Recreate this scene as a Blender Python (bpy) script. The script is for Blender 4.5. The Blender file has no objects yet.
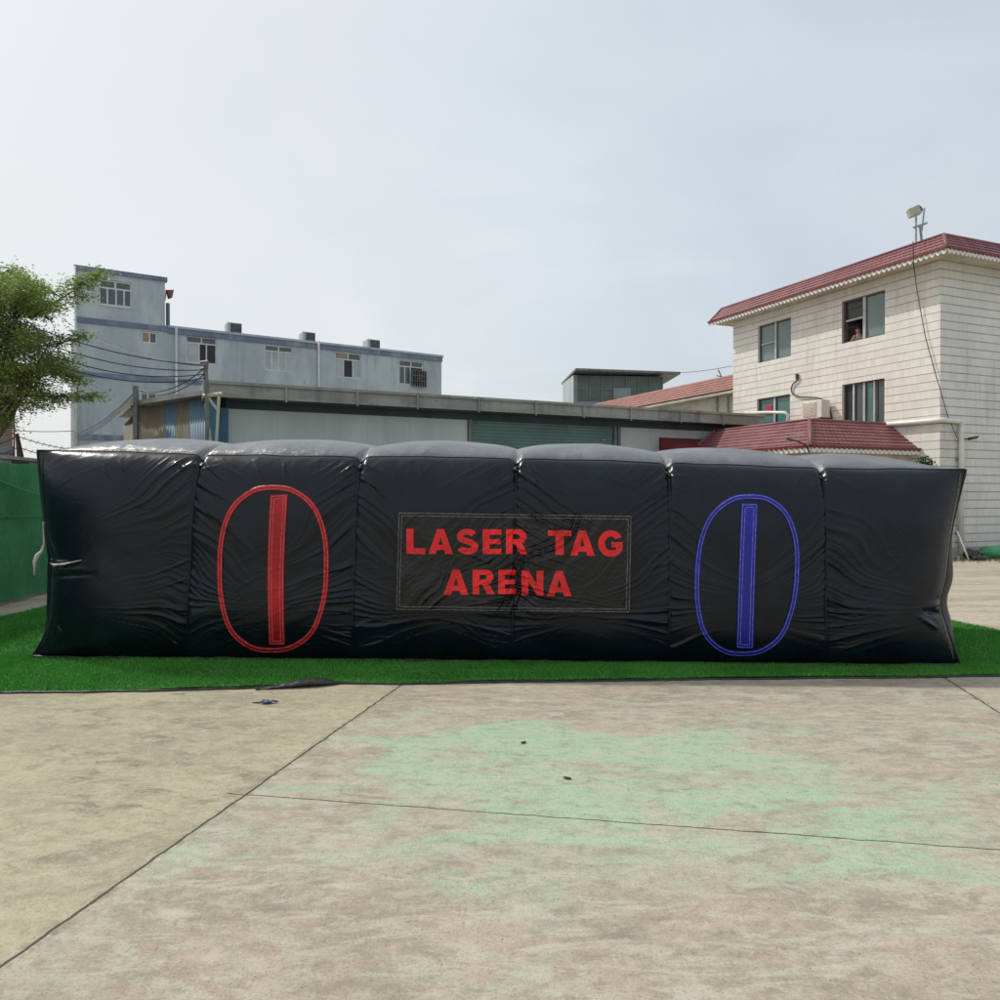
import bpy, bmesh, math, random
import numpy as np
from mathutils import Vector
random.seed(7); rng = np.random.default_rng(11)
S = bpy.context.scene
COL = S.collection
CAMH, FPX, HOR = 1.65, 720.0, 495.0
TH = math.atan((500-HOR)/FPX)

# ------------------------------------------------------------------ camera maths
def ray(px, py):
    u = (px-500)/FPX; v = (500-py)/FPX
    y = math.cos(TH)+v*math.sin(TH); z = v*math.cos(TH)-math.sin(TH)
    return u/y, z/y                      # x and z per metre of y
def PY(px, py, Y):
    a, b = ray(px, py); return (a*Y, Y, CAMH+b*Y)
def PG(px, py, z=0.0):
    a, b = ray(px, py); Y = (z-CAMH)/b; return (a*Y, Y, z)

cd = bpy.data.cameras.new('camera'); cam = bpy.data.objects.new('camera', cd); COL.objects.link(cam)
cam.location = (0, 0, CAMH); cam.rotation_euler = (math.radians(90)-TH, 0, 0)
cd.sensor_width = 36; cd.lens = 36*FPX/1000; cd.clip_end = 3000; cd.clip_start = 0.05
S.camera = cam

# ------------------------------------------------------------------ object helpers
def tag(o, label=None, cat=None, group=None, kind=None):
    if label: o['label'] = label
    if cat: o['category'] = cat
    if group: o['group'] = group
    if kind: o['kind'] = kind
    return o
def empty(name, loc, label, cat, group=None):
    o = bpy.data.objects.new(name, None); o.empty_display_size = .2; o.location = loc
    COL.objects.link(o); return tag(o, label, cat, group)
def wloc(o):
    v = Vector((0, 0, 0))
    while o is not None:
        v += o.location; o = o.parent
    return v

class MB:
    def __init__(s): s.v = []; s.f = []; s.uv = []; s.smooth = False
    def quad(s, p, uv=None):
        n = len(s.v); s.v += [tuple(q) for q in p]; s.f.append(tuple(range(n, n+len(p))))
        s.uv.append(uv if uv else [(0, 0)]*len(p))
    def hexa(s, c):      # 8 corners: bottom 4 ccw, top 4 ccw
        n = len(s.v); s.v += [tuple(q) for q in c]
        for f in ((3,2,1,0),(4,5,6,7),(0,1,5,4),(1,2,6,5),(2,3,7,6),(3,0,4,7)):
            s.f.append(tuple(n+i for i in f)); s.uv.append([(0,0),(1,0),(1,1),(0,1)])
    def box(s, x0, x1, y0, y1, z0, z1):
        s.hexa([(x0,y0,z0),(x1,y0,z0),(x1,y1,z0),(x0,y1,z0),(x0,y0,z1),(x1,y0,z1),(x1,y1,z1),(x0,y1,z1)])
    def fbox(s, F, a0, a1, b0, b1, z0, z1):
        c = []
        for z in (z0, z1):
            for a, b in ((a0,b0),(a1,b0),(a1,b1),(a0,b1)): c.append(F.p(a, b, z))
        s.hexa(c)
    def tube(s, pts, r, n=8, cap=True):
        pts = [Vector(p) for p in pts]; base = len(s.v); m = len(pts)
        rs = r if isinstance(r, (list, tuple)) else [r]*m
        up = Vector((0.12, 0.21, 0.97)).normalized()
        for i, p in enumerate(pts):
            t = (pts[min(i+1, m-1)]-pts[max(i-1, 0)])
            if t.length < 1e-9: t = Vector((0,0,1))
            t.normalize()
            x = t.cross(up)
            if x.length < .05: x = t.cross(Vector((1,0,0)))
            x.normalize(); y = t.cross(x)
            for k in range(n):
                a = 2*math.pi*k/n; s.v.append(tuple(p+rs[i]*(math.cos(a)*x+math.sin(a)*y)))
        for i in range(m-1):
            for k in range(n):
                k2 = (k+1) % n
                s.f.append((base+i*n+k, base+i*n+k2, base+(i+1)*n+k2, base+(i+1)*n+k)); s.uv.append([(0,0)]*4)
        if cap:
            s.f.append(tuple(base+k for k in range(n-1, -1, -1))); s.uv.append([(0,0)]*n)
            s.f.append(tuple(base+(m-1)*n+k for k in range(n))); s.uv.append([(0,0)]*n)
    def grid(s, P, closed_u=False, uv=None):          # P[i][j] array shape (ni,nj,3)
        P = np.asarray(P, float); ni, nj = P.shape[:2]; base = len(s.v)
        s.v += [tuple(q) for q in P.reshape(-1, 3)]
        for i in range(ni-1 if not closed_u else ni):
            i2 = (i+1) % ni
            for j in range(nj-1):
                s.f.append((base+i*nj+j, base+i2*nj+j, base+i2*nj+j+1, base+i*nj+j+1))
                s.uv.append([(0,0)]*4 if uv is None else [tuple(uv[i][j]), tuple(uv[i2][j]), tuple(uv[i2][j+1]), tuple(uv[i][j+1])])

def obj(name, mb, mat, parent=None, origin=None, smooth=False, bevel=0.0):
    me = bpy.data.meshes.new(name)
    V = np.array(mb.v, float)
    if parent is not None: off = np.array(wloc(parent)); 
    elif origin is not None: off = np.array(origin, float)
    else: off = np.array([V[:,0].mean(), V[:,1].mean(), V[:,2].min()])
    lo = np.zeros(3)
    V = V-off
    me.from_pydata([tuple(q) for q in V], [], mb.f)
    ul = me.uv_layers.new(name='UVMap')
    flat = [c for f in mb.uv for p in f for c in p]
    if len(flat) == len(ul.data)*2: ul.data.foreach_set('uv', flat)
    mats = mat if isinstance(mat, (list, tuple)) else [mat]
    for m in mats: me.materials.append(m)
    o = bpy.data.objects.new(name, me); COL.objects.link(o)
    if parent is not None: o.parent = parent
    else: o.location = off
    if smooth:
        me.polygons.foreach_set('use_smooth', [True]*len(me.polygons))
    me.update()
    if bevel > 0:
        b = o.modifiers.new('bevel', 'BEVEL'); b.width = bevel; b.segments = 2; b.limit_method = 'ANGLE'
    return o
def np_obj(name, V, Fq, mat, parent=None, smooth=True, off=None, uv=None, matidx=None):
    """fast path. V (n,3) world, Fq (m,k) faces"""
    if off is None: off = np.array(wloc(parent)) if parent is not None else np.array([V[:,0].mean(), V[:,1].mean(), V[:,2].min()])
    me = bpy.data.meshes.new(name); V = (V-off).astype(np.float32)
    k = Fq.shape[1]; m = len(Fq)
    me.vertices.add(len(V)); me.vertices.foreach_set('co', V.ravel())
    me.loops.add(m*k); me.loops.foreach_set('vertex_index', Fq.astype(np.int32).ravel())
    me.polygons.add(m); me.polygons.foreach_set('loop_start', np.arange(0, m*k, k, dtype=np.int32))
    me.polygons.foreach_set('use_smooth', np.full(m, smooth))
    me.update(calc_edges=True); me.validate()
    me.materials.append(mat)
    o = bpy.data.objects.new(name, me); COL.objects.link(o)
    if parent is not None: o.parent = parent
    else: o.location = off
    return o
def grid_faces(ni, nj):
    i, j = np.meshgrid(np.arange(ni-1), np.arange(nj-1), indexing='ij')
    a = (i*nj+j).ravel()
    return np.stack([a, a+nj, a+nj+1, a+1], 1)

class Frame:           # a vertical facade: a runs along it, b outwards, z up
    def __init__(s, o, d, out):
        d = Vector((d[0], d[1])).normalized(); n = Vector((-d.y, d.x))
        if n.dot(Vector(out)) < 0: n = -n
        s.o = Vector(o); s.d = d; s.n = n
    def p(s, a, b, z):
        a = float(a); b = float(b); q = s.o+s.d*a+s.n*b; return (q.x, q.y, float(z))
    def hit(s, px, py, b=0.0):
        rx, rz = ray(px, py); o = s.o+b*s.n
        # o+a d = Y*(rx,1)
        det = s.d.x*(-1)-(-rx)*s.d.y
        a = ((-o.x)*(-1)-(-rx)*(-o.y))/det
        Y = (o+a*s.d).y
        return a, CAMH+rz*Y
    def shifted(s, b):
        f = Frame(s.o+s.n*float(b), s.d, s.n); return f

def wall(mb, F, a0, a1, z0, z1, holes=(), depth=.2, b=0.0):
    As = sorted({a0, a1, *[h[0] for h in holes], *[h[1] for h in holes]})
    Zs = sorted({z0, z1, *[h[2] for h in holes], *[h[3] for h in holes]})
    for i in range(len(As)-1):
        for j in range(len(Zs)-1):
            am = (As[i]+As[i+1])/2; zm = (Zs[j]+Zs[j+1])/2
            if any(h[0] < am < h[1] and h[2] < zm < h[3] for h in holes): continue
            q = [(As[i],Zs[j]),(As[i+1],Zs[j]),(As[i+1],Zs[j+1]),(As[i],Zs[j+1])]
            mb.quad([F.p(a, b, z) for a, z in q], q)
    for (h0, h1, g0, g1) in holes:
        for (p0, p1) in (((h0,g0),(h1,g0)),((h1,g0),(h1,g1)),((h1,g1),(h0,g1)),((h0,g1),(h0,g0))):
            mb.quad([F.p(p0[0],b,p0[1]),F.p(p1[0],b,p1[1]),F.p(p1[0],b-depth,p1[1]),F.p(p0[0],b-depth,p0[1])],
                    [(p0[0]+.01,p0[1]+.05)]*4)

# ------------------------------------------------------------------ materials
def srgb(r, g, b):
    f = lambda c: (c/255/12.92) if c/255 <= .04045 else ((c/255+.055)/1.055)**2.4
    return (f(r), f(g), f(b), 1)
class NT:
    def __init__(s, m): s.t = m.node_tree; s.n = s.t.nodes; s.l = s.t.links
    def add(s, ty, **kw):
        n = s.n.new(ty)
        for k, v in kw.items(): setattr(n, k, v)
        return n
    def link(s, a, b): s.l.new(a, b)
    def val(s, x, inp):
        if isinstance(x, (int, float)): inp.default_value = x
        elif isinstance(x, (tuple, list)): inp.default_value = x
        else: s.link(x, inp)
    def math(s, op, a, b=0.0, c=None, clamp=False):
        n = s.add('ShaderNodeMath', operation=op); n.use_clamp = clamp
        s.val(a, n.inputs[0]); s.val(b, n.inputs[1])
        if c is not None: s.val(c, n.inputs[2])
        return n.outputs[0]
    def mix(s, f, a, b, mode='MIX'):
        n = s.add('ShaderNodeMix', data_type='RGBA', blend_type=mode)
        s.val(f, n.inputs[0]); s.val(a, n.inputs[6]); s.val(b, n.inputs[7]); return n.outputs[2]
    def noise(s, vec, scale, detail=4, rough=.55, dist=0.0, out=0):
        n = s.add('ShaderNodeTexNoise'); n.inputs['Scale'].default_value = scale
        n.inputs['Detail'].default_value = detail; n.inputs['Roughness'].default_value = rough
        n.inputs['Distortion'].default_value = dist
        if vec is not None: s.link(vec, n.inputs['Vector'])
        return n.outputs[out]
    def ramp(s, f, a, b):
        n = s.add('ShaderNodeMapRange', interpolation_type='SMOOTHSTEP'); s.link(f, n.inputs[0])
        n.inputs[1].default_value = a; n.inputs[2].default_value = b; return n.outputs[0]
    def mapping(s, vec, sc=(1,1,1), rot=(0,0,0)):
        n = s.add('ShaderNodeMapping'); s.link(vec, n.inputs[0]); n.inputs['Scale'].default_value = sc
        n.inputs['Rotation'].default_value = rot; return n.outputs[0]
    def bump(s, h, strength, dist, nrm=None):
        n = s.add('ShaderNodeBump'); n.inputs['Strength'].default_value = strength
        n.inputs['Distance'].default_value = dist; s.link(h, n.inputs['Height'])
        if nrm is not None: s.link(nrm, n.inputs['Normal'])
        return n.outputs[0]
def new_mat(name):
    m = bpy.data.materials.new(name); m.use_nodes = True
    t = NT(m); b = t.n['Principled BSDF']; return m, t, b
def mat(name, c1, c2=None, rough=.7, scale=3.0, stretch=(1,1,1), amt=(.35,.65), bump=0.0, bscale=40, metal=0.0, spec=.5, rvar=0.0, c3=None, detail=5):
    m, t, b = new_mat(name)
    tc = t.add('ShaderNodeTexCoord').outputs['Object']
    v = t.mapping(tc, stretch)
    if c2 is None: c2 = tuple(x*.8 for x in c1[:3])+(1,)
    n = t.noise(v, scale, detail, .6)
    col = t.mix(t.ramp(n, *amt), c1, c2)
    if c3 is not None:
        n2 = t.noise(v, scale*5.3, 4, .65)
        col = t.mix(t.ramp(n2, .55, .8), col, c3)
    t.link(col, b.inputs['Base Color'])
    b.inputs['Metallic'].default_value = metal; b.inputs['Specular IOR Level'].default_value = spec
    if rvar: t.link(t.math('MULTIPLY_ADD', t.noise(tc, scale*2.1, 3), rvar, rough-rvar/2), b.inputs['Roughness'])
    else: b.inputs['Roughness'].default_value = rough
    if bump: t.link(t.bump(t.noise(tc, bscale, 4), bump, .01), b.inputs['Normal'])
    return m

M = {}
def m_pvc(name, col, rough, fine=.25, spec=.5, bigb=.35, sheen=None):
    m, t, b = new_mat(name)
    tc = t.add('ShaderNodeTexCoord').outputs['Object']
    c2 = tuple(x*1.5+.002 for x in col[:3])+(1,)
    t.link(t.mix(t.ramp(t.noise(tc, 2.2, 5, .6), .4, .7), col, c2), b.inputs['Base Color'])
    t.link(t.math('MULTIPLY_ADD', t.noise(tc, 5, 4, .65), .14, rough-.07), b.inputs['Roughness'])
    b.inputs['Specular IOR Level'].default_value = spec
    w = t.mapping(tc, (1, 1, 1.8))
    h1 = t.noise(w, 9, 5, .6, .8); h2 = t.noise(tc, 55, 3, .6)
    n1 = t.bump(h1, bigb, .03); t.link(t.bump(h2, fine, .004, n1), b.inputs['Normal'])
    return m
M['pvc'] = m_pvc('black tarpaulin', (.0036, .0070, .0125, 1), .27, fine=.05, bigb=.10, spec=.31)
M['pvc_roof'] = m_pvc('sky sheen black tarpaulin', (.10, .106, .118, 1), .36, fine=.12, bigb=.4, spec=.8)  # black cloth lightened so its colour carries the sky and sun sheen
M['pvc_top'] = m_pvc('black tarpaulin seam', (.012, .013, .016, 1), .36)
M['pipe_edge'] = mat('black webbing', (.012,.013,.015,1), (.02,.02,.022,1), .6, 8)
M['banner'] = m_pvc('glossy banner vinyl', (.0045, .0045, .0045, 1), .13, fine=.03, bigb=.35, spec=.42)
M['red'] = m_pvc('red vinyl', srgb(160, 14, 24), .40, spec=.4)
M['red_letter'] = m_pvc('red letter vinyl', srgb(212, 20, 26), .34)
M['blue'] = m_pvc('blue vinyl', srgb(26, 30, 138), .40, spec=.4)
M['st_red'] = mat('pale red thread', srgb(232,130,130), srgb(205,84,86), .8, 30)
M['st_blue'] = mat('pale blue thread', srgb(140,148,225), srgb(96,104,200), .8, 30)
M['st_grey'] = mat('grey thread', srgb(150,148,146), srgb(100,98,98), .8, 30)
M['strap'] = mat('white strap', srgb(190,188,184), srgb(150,150,146), .5, 6)

# ground
def ground_mat():
    m, t, b = new_mat('concrete yard')
    g = t.add('ShaderNodeNewGeometry').outputs['Position']
    sep = t.add('ShaderNodeSeparateXYZ'); t.link(g, sep.inputs[0]); X, Y = sep.outputs[0], sep.outputs[1]
    def sd(p, q):
        dx, dy = q[0]-p[0], q[1]-p[1]; L = math.hypot(dx, dy); nx, ny = dy/L, -dx/L
        return t.math('ADD', t.math('MULTIPLY_ADD', X, nx, -(nx*p[0]+ny*p[1])), t.math('MULTIPLY', Y, ny))
    wob = t.math('MULTIPLY_ADD', t.noise(g, 9, 3), .03, -.015)
    L1 = t.math('ADD', sd(PG(245,795), PG(400,686)), wob)     # >0 right of the joint
    L2 = t.math('ADD', sd(PG(1000,713), PG(945,678)), wob)
    L3 = t.math('ADD', sd(PG(245,794.5), PG(320,800)), wob)
    beige = t.mix(t.ramp(t.noise(g, 1.3, 6, .65), .35, .7), (.44,.395,.27,1), (.34,.31,.215,1))
    big = t.ramp(t.noise(t.mapping(g,(1,1.8,1),(0,0,.3)), .9, 9, .7, .8), .5, .62); beige = t.mix(t.math('MULTIPLY', big, .5), beige, (.27,.245,.175,1))
    st = t.mapping(g, (1.1, 2.2, 1), (0,0,.5))
    stain = t.math('MULTIPLY', t.ramp(t.noise(st, 2.2, 10, .8, .6), .50, .62), t.ramp(t.noise(g, .6, 2), .4, .62))
    beige = t.mix(t.math('MULTIPLY', stain, .85), beige, (.17,.155,.115,1))
    pink = t.mix(t.ramp(t.noise(g, 2.1, 6, .7, .4), .35, .68), (.42,.345,.27,1), (.29,.25,.19,1))
    st2 = t.mapping(g, (.55, 2.0, 1), (0,0,-.28))
    streak = t.ramp(t.noise(st2, 3.4, 10, .78, 1.2), .47, .60)
    pink = t.mix(t.math('MULTIPLY', streak, .8), pink, (.47,.45,.36,1))
    gm = t.noise(t.mapping(g, (.75, 1.5, 1), (0,0,-.35)), 1.15, 8, .66, .9)
    fall = t.math('SUBTRACT', 1.0, t.ramp(t.math('ABSOLUTE', t.math('SUBTRACT', X, .55)), .8, 2.7))
    fallY = t.math('SUBTRACT', 1.0, t.ramp(t.math('ABSOLUTE', t.math('SUBTRACT', Y, 4.25)), .5, 1.6))
    gg = t.math('MULTIPLY_ADD', t.math('MULTIPLY', fall, fallY), .19, gm)
    veil = t.math('MULTIPLY', t.ramp(t.math('MULTIPLY_ADD', t.noise(g, 5.5, 6, .75, .6), .35, gg), .66, .86), .42)
    pink = t.mix(veil, pink, (.36,.46,.33,1))
    gmask = t.ramp(t.math('MULTIPLY_ADD', t.noise(t.mapping(g,(1,2.2,1),(0,0,-.3)), 11, 5, .75), .30, gg), .76, .88)
    gmask = t.math('MULTIPLY', gmask, t.math('MULTIPLY_ADD', t.noise(g, 26, 4, .7), 1.2, .2), clamp=True)
    gmask = t.math('MULTIPLY', gmask, t.math('MULTIPLY_ADD', streak, -.65, 1.0))
    pink = t.mix(t.math('MULTIPLY', gmask, .95), pink, (.33,.51,.32,1))
    far = t.mix(t.ramp(t.noise(t.mapping(g,(.35,1.5,1)), 1.2, 7, .7), .4, .65), (.46,.40,.31,1), (.30,.265,.21,1))
    c = t.mix(t.ramp(L1, -.004, .004), beige, pink)
    c = t.mix(t.math('MULTIPLY', t.ramp(L2, -.004, .004), .55), c, far)
    c = t.mix(t.ramp(Y, 8.0, 9.0), c, far)
    fine = t.noise(g, 90, 4, .7)
    c = t.mix(t.math('MULTIPLY', t.ramp(fine, .48, .66), .5), c, (.17,.15,.11,1))
    sp1 = t.noise(t.mapping(g, (1,.6,1)), 38, 5, .75, .3); c = t.mix(t.math('MULTIPLY', t.ramp(sp1, .54, .66), .36), c, (.18,.155,.115,1)); c = t.mix(t.math('MULTIPLY', t.ramp(sp1, .47, .36), .3), c, (.52,.48,.38,1))
    pit = t.noise(t.mapping(g, (1,.7,1)), 70, 2, .5); c = t.mix(t.math('MULTIPLY', t.ramp(pit, .70, .74), .8), c, (.08,.07,.05,1))
    c = t.mix(t.math('MULTIPLY', t.ramp(t.noise(g, 300, 2, .6), .55, .72), .3), c, (.6,.56,.47,1))
    md = t.noise(t.mapping(g, (1,1.7,1), (0,0,.2)), 7.5, 7, .72, .5); c = t.mix(t.math('MULTIPLY', t.ramp(md, .5, .66), .40), c, (.20,.175,.13,1)); c = t.mix(t.math('MULTIPLY', t.ramp(md, .5, .34), .45), c, (.50,.46,.37,1))
    def line(L, w): return t.math('SUBTRACT', 1.0, t.ramp(t.math('ABSOLUTE', L), w*.5, w))
    j = t.math('MAXIMUM', line(L1, .010), line(L2, .010))
    j3 = t.math('MULTIPLY', line(L3, .006), t.ramp(L1, -.12, -.1))
    L4 = t.math('SUBTRACT', Y, 12.6); L4 = t.math('ADD', L4, t.math('MULTIPLY', X, -.08))
    j = t.math('MAXIMUM', t.math('MAXIMUM', j, j3), line(L4, .02))
    edge = t.math('MULTIPLY', t.math('MAXIMUM', line(L1,.045), line(L2,.045)), t.ramp(t.noise(g,14,4,.7),.45,.65))
    c = t.mix(t.math('MULTIPLY', edge, .5), c, (.15,.13,.10,1))
    c = t.mix(t.math('MULTIPLY', j, .9), c, (.05,.045,.035,1))
    t.link(c, b.inputs['Base Color']); b.inputs['Roughness'].default_value = .86
    b.inputs['Specular IOR Level'].default_value = .25
    h = t.math('ADD', t.math('MULTIPLY', t.noise(g, 130, 5, .7), .5), t.math('MULTIPLY', j, -2.0))
    n1 = t.bump(t.noise(g, 3.5, 5, .6), .2, .03)
    t.link(t.bump(h, .5, .006, n1), b.inputs['Normal'])
    return m
M['ground'] = ground_mat()

def grass_mat():
    m, t, b = new_mat('artificial grass blades')
    g = t.add('ShaderNodeNewGeometry'); p = g.outputs['Position']
    c = t.mix(t.ramp(t.noise(p, 60, 2, .6), .35, .68), (.06,.28,.035,1), (.12,.42,.06,1))
    c = t.mix(t.ramp(t.noise(p, 1.1, 4, .6), .4, .65), c, t.mix(.5, c, (.03,.16,.02,1)))
    c = t.mix(t.math('MULTIPLY', t.ramp(t.noise(p, 2.6, 5, .7), .5, .7), .3), c, (.17,.30,.12,1))
    rnd = g.outputs['Random Per Island']
    c = t.mix(t.ramp(rnd, .78, .99), c, (.16,.42,.08,1))
    t.link(c, b.inputs['Base Color']); b.inputs['Roughness'].default_value = .6
    b.inputs['Specular IOR Level'].default_value = .25
    return m
M['grass'] = grass_mat()
M['turf_base'] = mat('turf backing', (.02,.13,.02,1), (.03,.17,.03,1), .9, 20)
M['backing'] = mat('black rubber backing', (.02,.02,.02,1), (.04,.04,.04,1), .4, 9)

def tile_wall_mat(name, c1, c2, grout, vamt=.18):
    m, t, b = new_mat(name)
    uv = t.add('ShaderNodeTexCoord').outputs['UV']; g = t.add('ShaderNodeNewGeometry').outputs['Position']
    sep = t.add('ShaderNodeSeparateXYZ'); t.link(uv, sep.inputs[0]); U, V = sep.outputs[0], sep.outputs[1]
    fv = t.math('FRACT', t.math('DIVIDE', V, .232)); fu = t.math('FRACT', t.math('DIVIDE', U, .085))
    hl = t.math('SUBTRACT', 1.0, t.ramp(t.math('ABSOLUTE', t.math('SUBTRACT', fv, .5)), .045, .085))
    vl = t.math('SUBTRACT', 1.0, t.ramp(t.math('ABSOLUTE', t.math('SUBTRACT', fu, .5)), .05, .12))
    base = t.mix(t.ramp(t.noise(g, .9, 5, .6), .35, .7), c1, c2)
    wn = t.add('ShaderNodeTexWhiteNoise', noise_dimensions='2D')
    cv = t.add('ShaderNodeCombineXYZ'); t.link(t.math('FLOOR', t.math('DIVIDE', U, .085)), cv.inputs[0]); t.link(t.math('FLOOR', t.math('ADD', t.math('DIVIDE', V, .232), .5)), cv.inputs[1])
    t.link(cv.outputs[0], wn.inputs['Vector'])
    base = t.mix(t.math('MULTIPLY', wn.outputs['Value'], .17), base, (.36,.33,.28,1))
    rain = t.ramp(t.noise(t.mapping(g, (3.5,3.5,.35)), 1.0, 5, .7), .52, .75)
    base = t.mix(t.math('MULTIPLY', rain, .38), base, (.34,.29,.22,1))
    hv = t.math('MULTIPLY', hl, t.math('MULTIPLY_ADD', t.noise(g, 2.5, 3), .7, .35), clamp=True)
    c = t.mix(t.math('MULTIPLY', vl, vamt*.65), base, grout)
    c = t.mix(hv, c, grout)
    t.link(c, b.inputs['Base Color']); b.inputs['Roughness'].default_value = .45
    hh = t.math('MULTIPLY', t.math('MAXIMUM', hl, t.math('MULTIPLY', vl, .4)), -1.0)
    t.link(t.bump(hh, .5, .006), b.inputs['Normal'])
    return m
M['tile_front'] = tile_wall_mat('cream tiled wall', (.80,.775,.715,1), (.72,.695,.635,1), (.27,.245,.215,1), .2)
M['tile_side'] = tile_wall_mat('shade toned cream tiled wall', (.70,.69,.645,1), (.61,.605,.565,1), (.15,.15,.14,1), .32)  # same cream tile, greyed to paint the shade of the unlit side
M['cream'] = mat('cream paint', (.62,.58,.48,1), (.48,.45,.36,1), .7, 1.5, c3=(.33,.3,.24,1))
M['white'] = mat('white paint', (.72,.71,.67,1), (.62,.61,.57,1), .5, 2)
M['white_pipe'] = mat('white plastic pipe', (.74,.73,.69,1), (.62,.60,.55,1), .4, 3)
M['rtile'] = mat('red glazed roof tile', (.235,.085,.090,1), (.17,.058,.065,1), .5, 2.5, bump=.2, bscale=20, c3=(.28,.14,.13,1))
M['rtile_old'] = mat('weathered red roof', (.34,.15,.125,1), (.27,.12,.105,1), .65, 2.5, c3=(.42,.24,.19,1))
M['orange'] = mat('sunlit tone red tile', (.40,.11,.07,1), (.30,.09,.06,1), .5, 3)  # red roof tile with its sunlit tone put into the colour
M['darkred'] = mat('dark red sheet', srgb(120,40,42), srgb(95,32,36), .5, 3)
M['factory'] = mat('pale blue grey plaster', (.44,.49,.515,1), (.35,.40,.43,1), .85, .6, (1,1,.45), (.38,.6), c3=(.28,.325,.335,1))
def streaks(m, col, lo, hi, amt):
    t = NT(m); b = t.n['Principled BSDF']; src = b.inputs['Base Color'].links[0].from_socket
    g = t.add('ShaderNodeNewGeometry').outputs['Position']
    f = t.ramp(t.noise(t.mapping(g, (2.6,2.6,.22)), 1.0, 8, .72), lo, hi)
    f = t.math('MULTIPLY', f, t.ramp(t.noise(g, .35, 3), .38, .6))
    t.link(t.mix(t.math('MULTIPLY', f, amt), src, col), b.inputs['Base Color'])

M['band'] = mat('blue painted band', (.115,.15,.24,1), (.16,.20,.28,1), .8, .8, c3=(.22,.26,.32,1))
M['band_top'] = mat('pale coping', (.42,.46,.50,1), (.30,.33,.37,1), .8, 1)
M['fascia'] = mat('grey metal fascia', (.30,.31,.28,1), (.22,.23,.21,1), .55, .8, (1,1,3), c3=(.17,.17,.15,1))
M['under'] = mat('painted eave shade', (.05,.07,.085,1), (.035,.05,.06,1), .8, 2)  # dark colour painting the shadow below the warehouse eave
M['panel'] = mat('pale sandwich panel', (.47,.52,.52,1), (.38,.43,.43,1), .5, .7, (1,1,.3))
M['shutter'] = mat('green roller shutter', (.10,.19,.175,1), (.075,.145,.14,1), .45, 1.2, c3=(.15,.22,.20,1))
M['post'] = mat('grey steel', (.16,.17,.17,1), (.10,.11,.11,1), .5, 4, metal=.3)
M['blue_post'] = mat('blue painted steel', (.04,.14,.23,1), (.03,.11,.19,1), .5, 2)
M['blue_sheet'] = mat('blue corrugated sheet', (.19,.29,.38,1), (.13,.22,.31,1), .5, 1.5, (1,1,.4))
M['tan_sheet'] = mat('tan weathered sheet', (.30,.26,.19,1), (.20,.18,.14,1), .7, 2.5, (1,1,.4), c3=(.12,.11,.09,1))
M['grey_sheet'] = mat('grey roofing sheet', (.36,.35,.32,1), (.24,.24,.22,1), .6, 2)
M['glass'] = mat('dim window glass', (.055,.075,.08,1), (.08,.10,.105,1), .12, 1.2, spec=.6)
M['glass_green'] = mat('green tinted glass', (.06,.13,.13,1), (.09,.17,.165,1), .1, 1.5, spec=.6)
M['glass_hut'] = mat('dusty dark glass', (.065,.085,.078,1), (.10,.12,.11,1), .35, 1.0)
M['glass_grey'] = mat('grey frosted glass', (.19,.25,.25,1), (.16,.21,.215,1), .18, 1.5, spec=.5)
M['glass_pale'] = mat('pale curtained glass', (.40,.43,.43,1), (.32,.36,.37,1), .3, 1.5)
M['dark'] = mat('unlit room black', (.012,.014,.018,1), (.02,.022,.026,1), .6, 2)  # near-black panel colour painting the unlit rooms behind open panes
M['wood'] = mat('tan board', (.38,.24,.13,1), (.30,.19,.10,1), .7, 3)
M['frame'] = mat('white window frame', (.58,.60,.60,1), (.48,.50,.50,1), .5, 3)
M['alu'] = mat('aluminium frame', (.50,.51,.50,1), (.40,.41,.40,1), .4, 3)
M['alu_dark'] = mat('dark window frame', (.09,.09,.085,1), (.06,.06,.06,1), .5, 3)
M['cable'] = mat('black cable', (.02,.02,.022,1), (.03,.03,.03,1), .6, 3)
M['rust'] = mat('rusty steel', (.10,.055,.035,1), (.05,.035,.03,1), .85, 12)
M['tarp'] = None
M['brickb'] = mat('brown brick', (.26,.215,.15,1), (.20,.165,.12,1), .85, 5, (1,1,3), c3=(.14,.12,.09,1))
M['greyband'] = mat('blue grey render', (.20,.23,.27,1), (.16,.18,.22,1), .85, 2)
M['concrete'] = mat('grey concrete', (.36,.35,.32,1), (.25,.25,.23,1), .9, 2.5, bump=.3, c3=(.17,.17,.15,1))
M['beige_metal'] = mat('beige painted metal', (.46,.44,.34,1), (.38,.36,.28,1), .5, 3)
M['galv'] = mat('galvanised steel', (.36,.38,.38,1), (.27,.29,.29,1), .4, 6, metal=.4)
M['bark'] = mat('grey brown bark', (.11,.085,.06,1), (.06,.048,.035,1), .9, 6, (1,1,.3), bump=.6, bscale=15)
M['skin'] = mat('skin', (.42,.24,.17,1), (.36,.20,.14,1), .6, 5)
M['shirt'] = mat('pale blue shirt', (.42,.52,.62,1), (.35,.45,.56,1), .8, 8)
M['hair'] = mat('black hair', (.012,.010,.010,1), (.02,.017,.015,1), .5, 30)
M['greentube'] = mat('green inflatable vinyl', (.03,.27,.10,1), (.025,.20,.08,1), .4, 3)
M['bag'] = m_pvc('black bag plastic', (.02,.02,.021,1), .35)
M['scrap_blue'] = mat('blue plastic scrap', (.04,.06,.20,1), (.03,.04,.13,1), .5, 20)
M['debris'] = mat('dark debris', (.03,.022,.015,1), (.06,.04,.03,1), .8, 30)
M['weed'] = mat('weed leaves', (.09,.13,.04,1), (.14,.15,.06,1), .7, 8)
M['plantleaf'] = mat('dark shrub leaves', (.03,.07,.025,1), (.05,.10,.03,1), .6, 8)
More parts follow.
